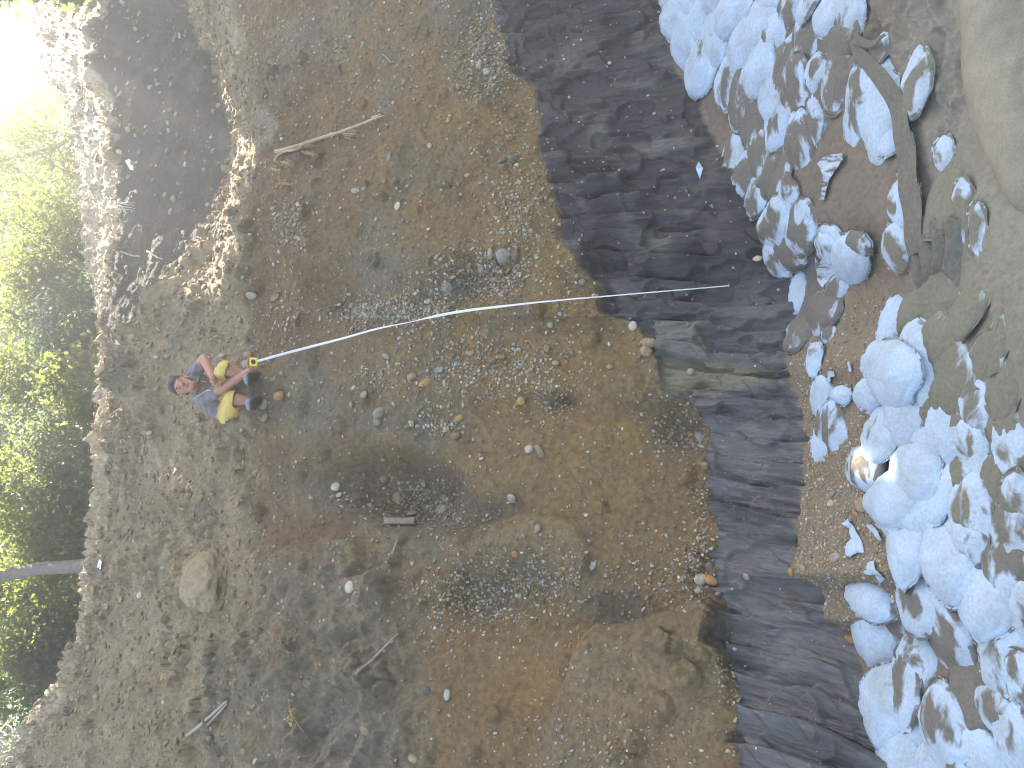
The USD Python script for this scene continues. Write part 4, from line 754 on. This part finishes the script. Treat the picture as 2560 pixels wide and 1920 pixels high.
for k, (px_, py_, m) in enumerate(((748, 1754, 4), (749, 1772, 7), (750, 1780, 9), (744, 1798, 10), (752, 1804, 10), (756, 1812, 4))):
    o = over(px_, py_, .11) + rr.normal(size=(m, 3)) * .012
    v, f = leaves(o, rr.normal(size=(m, 3)), .022, rr); path = numbered(T8, 'leaf_cluster'); raw(path, v, f, None, 'petal')
for nm, pts, lab, rads in (('root', [(720, 1490), (780, 1515), (850, 1525)], 'curved root hanging in the shaded scar', (.014, .008)), ('root', [(880, 1490), (920, 1520), (985, 1545)], 'short pale root in the shaded scar beside the rubble ridge', (.016, .007))):
    t_ = thing(nm, lab, 'root'); obj(t_, 'stem', stick(z1(pts), *rads, .03, 14, .02), 'twig_grey')
t_ = thing('root', 'bundle of bare roots hanging under the bright crest', 'roots')
for q in range(4): obj(t_, 'strand', stick(z1([(705, 1195 + q * 14), (750, 1200 + q * 16), (825, 1206 + q * 16)]), .010, .004, .03, 10, .03, q), 'twig_grey')
def scrap(pts, label, name, h=.02): sheet_of(pts, h, label, name, 'litter', 0, cat='litter')
scrap([(317, 404), (326, 398), (334, 412), (338, 428), (328, 426)], 'crumpled white rag in the shaded scar below the crest', 'rag')
scrap([(246, 1418), (252, 1398), (260, 1402), (256, 1424)], 'white scrap of litter at the foot of the grey trunk', 'rag')
scrap([(256, 1388), (261, 1386), (262, 1392), (257, 1393)], 'tiny white scrap above the litter by the trunk', 'rag', .03)
# grass and root fringe along the crest and the scar's upper edge
fr = []
for q in range(420):
    sy = rr.uniform(200, 1750); sx = np.interp(sy, [200, 330, 550, 850, 1000, 1320, 1560, 1750], [245, 278, 288, 268, 270, 250, 222, 150]) + rr.normal() * 9
    p, n = surf(sx, sy); m = p + n * .05 + np.array([.08 * rr.normal(), -.04, .03 * rr.normal()]); e = m + np.array([.06 * rr.normal(), -.05 * rr.random(), -.12 * rr.random() + .03])
    fr.append(tube(curve([p - n * .02, m, e], 5), np.linspace(.004, .0015, 5), 4))
v, f = join(fr); path = numbered('/World', 'dry_grass'); raw(path, v, f, vnormals(v, f), 'straw'); tag(path, 'dry grass and rootlets fringing the bluff crest', 'grass', kind='stuff')
# ---------------------------------------------------------------- the person with the tape
ZS = lambda zx, zy: (380 + zx / 6.9125, 840 + zy / 6.9125)
J = lambda zx, zy, y: at(*ZS(zx, zy), y)
foot_p, _ = surf(*ZS(1790, 1100))
YF = foot_p[1] - 0.02
def Y(d): return YF + d                                               # d: metres behind the toes' line
def blob(spheres):
    ms = []
    for p, r in spheres:
        ms.append(manifold3d.Manifold.sphere(float(r), 20).translate([float(x) for x in p]))
    return manifold3d.Manifold.batch_hull(ms)
def chain(pts):
    m = None
    for a, b in zip(pts[:-1], pts[1:]):
        k = blob([a, b]); m = k if m is None else m + k
    return m
def skin_mesh(m, edge=.012, it=12, noise_amp=0.0, scale=30, seed=1):
    t = m.refine_to_length(edge).to_mesh(); g = trimesh.Trimesh(t.vert_properties[:, :3], t.tri_verts, process=True)
    trimesh.smoothing.filter_taubin(g, lamb=.5, nu=.53, iterations=it)
    v, f = np.array(g.vertices), np.array(g.faces)
    if noise_amp: v = v + vnormals(v, f) * noise_amp * (fbm(v * scale, 3, seed)[:, None] - .5) * 2
    return v, f
hipR, hipL = J(1340, 1370, Y(.32)), J(1240, 1060, Y(.42))
pel = J(1270, 1230, Y(.46)); waist = J(1130, 1190, Y(.40)); chest = J(930, 990, Y(.28)); upch = J(830, 900, Y(.22)); neck = J(775, 875, Y(.18))
shR, shL = J(900, 1075, Y(.22)), J(730, 670, Y(.24))
elR, wrR, haR = J(1290, 860, Y(.03)), J(1690, 590, Y(-.10)), J(1770, 510, Y(-.12))
elL, wrL, haL = J(890, 390, Y(.14)), J(1050, 720, Y(-.02)), J(1095, 835, Y(-.04))
knR, anR, toR = J(1385, 1085, Y(-.02)), J(1680, 1120, Y(.0)), J(1800, 1185, Y(-.14))
knL, anL, toL = J(1235, 560, Y(-.02)), J(1640, 680, Y(.04)), J(1790, 745, Y(-.12))
head = J(560, 862, Y(.08))
hu = J(300, 840, Y(.10)) - J(790, 900, Y(.10)); hu /= np.linalg.norm(hu)
hf = np.array([0.18, -1.0, -0.16]); hf -= hu * (hf @ hu); hf /= np.linalg.norm(hf); hr = np.cross(hu, hf); hr = -hr if hr[0] < 0 else hr
HP = lambda r_, u_, f_: head + hr * r_ + hu * u_ + hf * f_
PERSON = thing('person', 'crouching person in grey-blue shirt and yellow shorts holding out the tape', 'person')
body = chain([(upch, .07), (neck, .055), (HP(0, -.07, -.02), .055)])
body += chain([(shR, .052), (elR, .040)]) + chain([(elR, .041), (elR * .65 + wrR * .35, .042), (wrR, .026)])
body += chain([(shL, .052), (elL, .041)]) + chain([(elL, .042), (elL * .65 + wrL * .35, .043), (wrL, .028)])
body += blob([(upch, .085), (shR, .05), (shL, .05), (chest, .11)]) + blob([(chest, .11), (waist, .10)]) + blob([(waist, .10), (pel, .11), (hipR, .08), (hipL, .08)])
body += chain([(hipR, .085), (knR, .062)]) + chain([(knR, .058), (knR * .7 + anR * .3, .056), (anR, .036)])
body += chain([(hipL, .085), (knL, .062)]) + chain([(knL, .058), (knL * .7 + anL * .3, .056), (anL, .036)])
# head: skull, jaw, nose, ears, brow
body += blob([(HP(0, .035, -.012), .088), (HP(0, .015, .02), .076), (HP(0, -.045, .03), .058)]) + blob([(HP(0, -.045, .03), .055), (HP(.02, -.095, .055), .026), (HP(-.02, -.095, .055), .026)])
body += blob([(HP(0, .015, .096), .009), (HP(0, -.022, .112), .014), (HP(.012, -.028, .098), .009), (HP(-.012, -.028, .098), .009)])
for s in (-1, 1):
    body += blob([(HP(s * .086, .005, -.005), .012), (HP(s * .092, .02, -.012), .012), (HP(s * .086, -.025, -.004), .009)])
    body += blob([(HP(s * .018, .026, .085), .010), (HP(s * .05, .028, .070), .011)])
# hands: palm, four fingers, thumb
def hand(w, h, curl_dir, side_dir, r_=1.0):
    d = (h - w); d /= np.linalg.norm(d); s = side_dir - d * (side_dir @ d); s /= np.linalg.norm(s); c = curl_dir - d * (curl_dir @ d); c /= np.linalg.norm(c)
    m = blob([(w, .024), (w + d * .075 + s * .030, .014), (w + d * .078 - s * .028, .014), (w + d * .03 - s * .02, .018)])
    for q, (o, l) in enumerate(((.032, .066), (.011, .074), (-.011, .068), (-.031, .052))):
        a = w + d * .076 + s * o; b = a + (d * .75 + c * .66) * l * .5; e = b + (d * .1 + c) * l * .36; g = e + (-d * .6 + c * .75) * l * .26
        m += chain([(a, .0105), (b, .0098), (e, .009), (g, .0082)])
    t0 = w + d * .028 + s * .030; m += chain([(t0, .015), (t0 + s * .03 + d * .026 + c * .012, .012), (t0 + s * .026 + d * .058 + c * .034, .0095)])
    return m
cd = np.array([0.3, -.6, .5]); 
body += hand(wrR, haR, np.array([0.9, -.3, .1]), np.array([0.0, -.6, .8])) + hand(wrL, haL, np.array([-.1, -.3, -.8]), np.array([0, -1.0, .3]))
v, f = skin_mesh(body, .009, 8); raw(PERSON + '/body', v, f, vnormals(v, f), 'skin')
# clothes
shirt = blob([(upch * .6 + neck * .4, .085), (shR, .066), (shL, .064), (chest, .128)]) + blob([(chest, .13), (shR, .066), (waist, .128)]) + blob([(chest, .128), (shL, .062), (waist, .12)]) + blob([(waist, .128), (pel, .122), (hipR * .5 + pel * .5, .115)])
shirt += chain([(shR, .070), (shR * .52 + elR * .48, .064)]) + chain([(shL, .068), (shL * .48 + elL * .52, .062)])
shirt -= blob([(neck + hu * .0 + hf * .02, .066), (HP(0, -.10, .05), .05), (neck + hu * .12, .075)])
v, f = skin_mesh(shirt, .012, 6, .007, 14, 3); v = v + vnormals(v, f) * .004 * np.sin(v @ np.array([60, 20, 95]))[:, None]; raw(PERSON + '/shirt', v, f, vnormals(v, f), 'shirt')
sh = blob([(pel, .132), (hipR, .105), (hipL, .105)])
sh += blob([(hipR, .108), (hipR * .5 + knR * .5, .098), (hipR * .12 + knR * .88, .083)]) + blob([(hipR * .12 + knR * .88, .083), (knR + (anR - knR) * .06, .079)])
sh += blob([(hipL, .108), (hipL * .5 + knL * .5, .096), (hipL * .12 + knL * .88, .083)]) + blob([(hipL * .12 + knL * .88, .083), (knL + (anL - knL) * .06, .079)])
for h_, k_, a_ in ((hipR, knR, anR), (hipL, knL, anL)): sh -= chain([(h_ * .12 + k_ * .88, .066), (k_ + (a_ - k_) * .10, .074), (k_ + (a_ - k_) * .5, .085)])
v, f = skin_mesh(sh, .011, 3, .012, 11, 5); raw(PERSON + '/shorts', v, f, vnormals(v, f), 'shorts')
for an, to, kn in ((anR, toR, knR), (anL, toL, knL)):
    d = to - an; fl = d - np.array([0, 0, d[2]]); fl /= np.linalg.norm(fl); sd = np.cross(fl, [0, 0, 1.0])
    heel = an - fl * .06 + np.array([0, 0, -.065]); toe = heel + fl * .23
    m = blob([(heel + [0, 0, .015], .036), (an, .044), (heel + fl * .11 + [0, 0, .02], .044), (toe + sd * .018, .034), (toe - sd * .018, .034)])
    v, f = skin_mesh(m, .012, 6); sp = numbered(PERSON, 'shoe'); raw(sp, v, f, vnormals(v, f), 'shoe')
    m = blob([(heel + [0, 0, -.022], .034), (toe + sd * .02 + [0, 0, -.016], .033), (toe - sd * .02 + [0, 0, -.016], .033), (heel + fl * .12 + [0, 0, -.02], .042)])
    v, f = skin_mesh(m, .014, 4); raw(sp + '/sole', v, f, vnormals(v, f), 'case_black')
# hair: a cap over crown, back and temples, grey at the temples
hair = blob([(HP(0, .055, -.03), .094), (HP(0, .03, -.045), .090)]) + blob([(HP(0, .085, .02), .064), (HP(.03, .075, .012), .058), (HP(-.03, .075, .012), .058)])
hair -= blob([(HP(0, .02, .115), .066), (HP(0, -.08, .09), .10), (HP(0, .06, .125), .052)])
v, f = skin_mesh(hair, .009, 4, .009, 45, 7); raw(PERSON + '/hair', v, f, vnormals(v, f), 'hair')
for s in (-1, 1):
    e = trimesh.creation.icosphere(2, 1.0); ev = np.array(e.vertices) * [.014, .006, .005]; ev = ev @ np.stack([hr, hu, hf]) + HP(s * .034, .008, .083)
    raw(numbered(PERSON, 'eye'), ev, np.array(e.faces), vnormals(ev, np.array(e.faces)), 'eye_dark')
    ev = np.array(e.vertices) * [.022, .005, .005]; ev = ev @ np.stack([hr, hu, hf]) + HP(s * .036, .033, .084)
    raw(numbered(PERSON, 'eyebrow'), ev, np.array(e.faces), vnormals(ev, np.array(e.faces)), 'hair')
ev = np.array(e.vertices) * [.026, .007, .006]; ev = ev @ np.stack([hr, hu, hf]) + HP(0, -.062, .086); raw(PERSON + '/mouth', ev, np.array(e.faces), vnormals(ev, np.array(e.faces)), 'lip')
# yellow piping over the shoulders, collar
def on_shirt(zpts, r_, n=26):
    tm = trimesh.Trimesh(*[np.asarray(a) for a in SHIRT], process=False); pts = []
    for zx, zy in curve([(a, b, 0) for a, b in zpts], n)[:, :2]:
        d = J(zx, zy, 8.0) - CAM; d /= np.linalg.norm(d)
        hit = tm.ray.intersects_location([CAM], [d], multiple_hits=False)[0]
        if len(hit): pts.append(hit[0] - d * .003)
    return tube(gaussian_filter(np.array(pts), (1.0, 0)), r_, 6) if len(pts) > 3 else None
SHIRT = [np.array(UsdGeom.Mesh.Get(stage, PERSON + '/shirt').GetPointsAttr().Get()), np.array(UsdGeom.Mesh.Get(stage, PERSON + '/shirt').GetFaceVertexIndicesAttr().Get()).reshape(-1, 3)]
for zp in ([(1010, 935), (930, 950), (850, 1000), (760, 1060), (700, 1130), (685, 1180), (710, 1240)], [(840, 780), (900, 790), (940, 800)]):
    t_ = on_shirt(zp, .0045)
    if t_ is not None: raw(numbered(PERSON + '/shirt', 'piping'), t_[0], t_[1], vnormals(*t_), 'piping')
col = []
for w in np.linspace(0.25, 2 * np.pi - .25, 22):
    col.append(neck - hu * .012 + (hf * math.cos(w) * .068 + hr * math.sin(w) * .075) - hu * .02 * (math.cos(w) > .3) * math.cos(w) + hf * .02)
t_ = tube(np.array(col), .013, 7); raw(PERSON + '/shirt/collar', t_[0], t_[1], vnormals(*t_), 'shirt')

# the steel tape: case in the right hand, blade hanging down to the clay
TAPE = thing('tape_measure', 'yellow and black tape measure with its white blade run down the face', 'tape measure')
cs = J(1765, 448, Y(-.16))
def cyl_box(c, sx_, sy_, sz_, rad=.012, rot=None):
    m = manifold3d.Manifold.batch_hull([manifold3d.Manifold.sphere(rad, 14).translate([i * (sx_ / 2 - rad), j * (sy_ / 2 - rad), k * (sz_ / 2 - rad)]) for i in (-1, 1) for j in (-1, 1) for k in (-1, 1)]).to_mesh()
    v = np.array(m.vert_properties[:, :3]); v = v if rot is None else v @ rot
    return v + c, np.array(m.tri_verts)
v, f = cyl_box(cs, .078, .044, .078); raw(TAPE + '/case', v, f, vnormals(v, f), 'case_yellow')
d_ = trimesh.creation.cylinder(.021, .006, sections=24); dv = np.array(d_.vertices) @ np.array([[1, 0, 0], [0, 0, 1], [0, 1, 0.]]) + cs + [0, -.0235, 0]
raw(TAPE + '/case/case_face', dv, np.array(d_.faces)[:, ::-1], None, 'case_black')
bp = [(643, 903), (700, 887), (780, 866), (860, 845), (950, 820), (1020, 806), (1090, 790), (1170, 776), (1260, 765), (1360, 754), (1470, 744), (1600, 733), (1720, 723), (1822, 714)]
end = over(1822, 714, .012); y0_, y1_ = cs[1] - .015, end[1]
ss = np.array([b[0] for b in bp], float); t01 = (ss - ss[0]) / (ss[-1] - ss[0])
# the blade hangs free in front of the face: depth runs from the case to the clay, never behind the ground
yb = y0_ + (y1_ - y0_) * (0.55 * t01 + 0.45 * t01 ** 1.6)
for i, (x, y) in enumerate(bp):
    if i: yb[i] = min(yb[i], over(x, y, .12)[1] if i < len(bp) - 1 else yb[i])
bl = curve(np.array([at(x, y, d) for (x, y), d in zip(bp, yb)]), 120)
tw = np.interp(np.linspace(0, 1, 120), [0, .06, .30, .37, .45, .62, .8, 1], [.15, .05, .75, 1.05, .1, .75, .95, 1.0])   # a slow twist, flat to the eye where it looks widest
tv = np.gradient(bl, axis=0); tv /= np.linalg.norm(tv, axis=1, keepdims=True)
V = []
for p, t, a in zip(bl, tv, tw):
    vd = CAM - p; s0 = np.cross(t, vd); s0 /= np.linalg.norm(s0); n0 = np.cross(s0, t)
    s = s0 * math.cos(a * 1.25) + n0 * math.sin(a * 1.25); n_ = np.cross(s, t); w = .0112
    V += [p - s * w, p - s * w * .35 + n_ * .0022, p + s * w * .35 + n_ * .0022, p + s * w, p + s * w - n_ * .0008, p - s * w - n_ * .0008]
F = np.array([(i * 6 + k, i * 6 + (k + 1) % 6, (i + 1) * 6 + (k + 1) % 6, (i + 1) * 6 + k) for i in range(119) for k in range(6)])
V = np.array(V); F = np.vstack([F[:, [0, 1, 2]], F[:, [0, 2, 3]]]); raw(TAPE + '/blade', V, F, None, 'tape_white')
v, f = cyl_box(bl[-1], .03, .01, .012, .003); raw(TAPE + '/blade/end_hook', v, f, vnormals(v, f), 'shoe')

# ---------------------------------------------------------------- thin haze volume, added for the veiling glow on the sun side
mat('air', {'v': ('principled_volume', {'color': (0.93, 0.95, 1.0), 'density': 0.0048, 'anisotropy': 0.62})}, [], volume='v.volume')
hz = trimesh.creation.box((260, 160, 60)); hv = np.array(hz.vertices) + [0, 50, 27]
HZ = numbered('/World', 'haze'); raw(HZ, hv, np.array(hz.faces), None, 'air'); tag(HZ, kind='stuff')
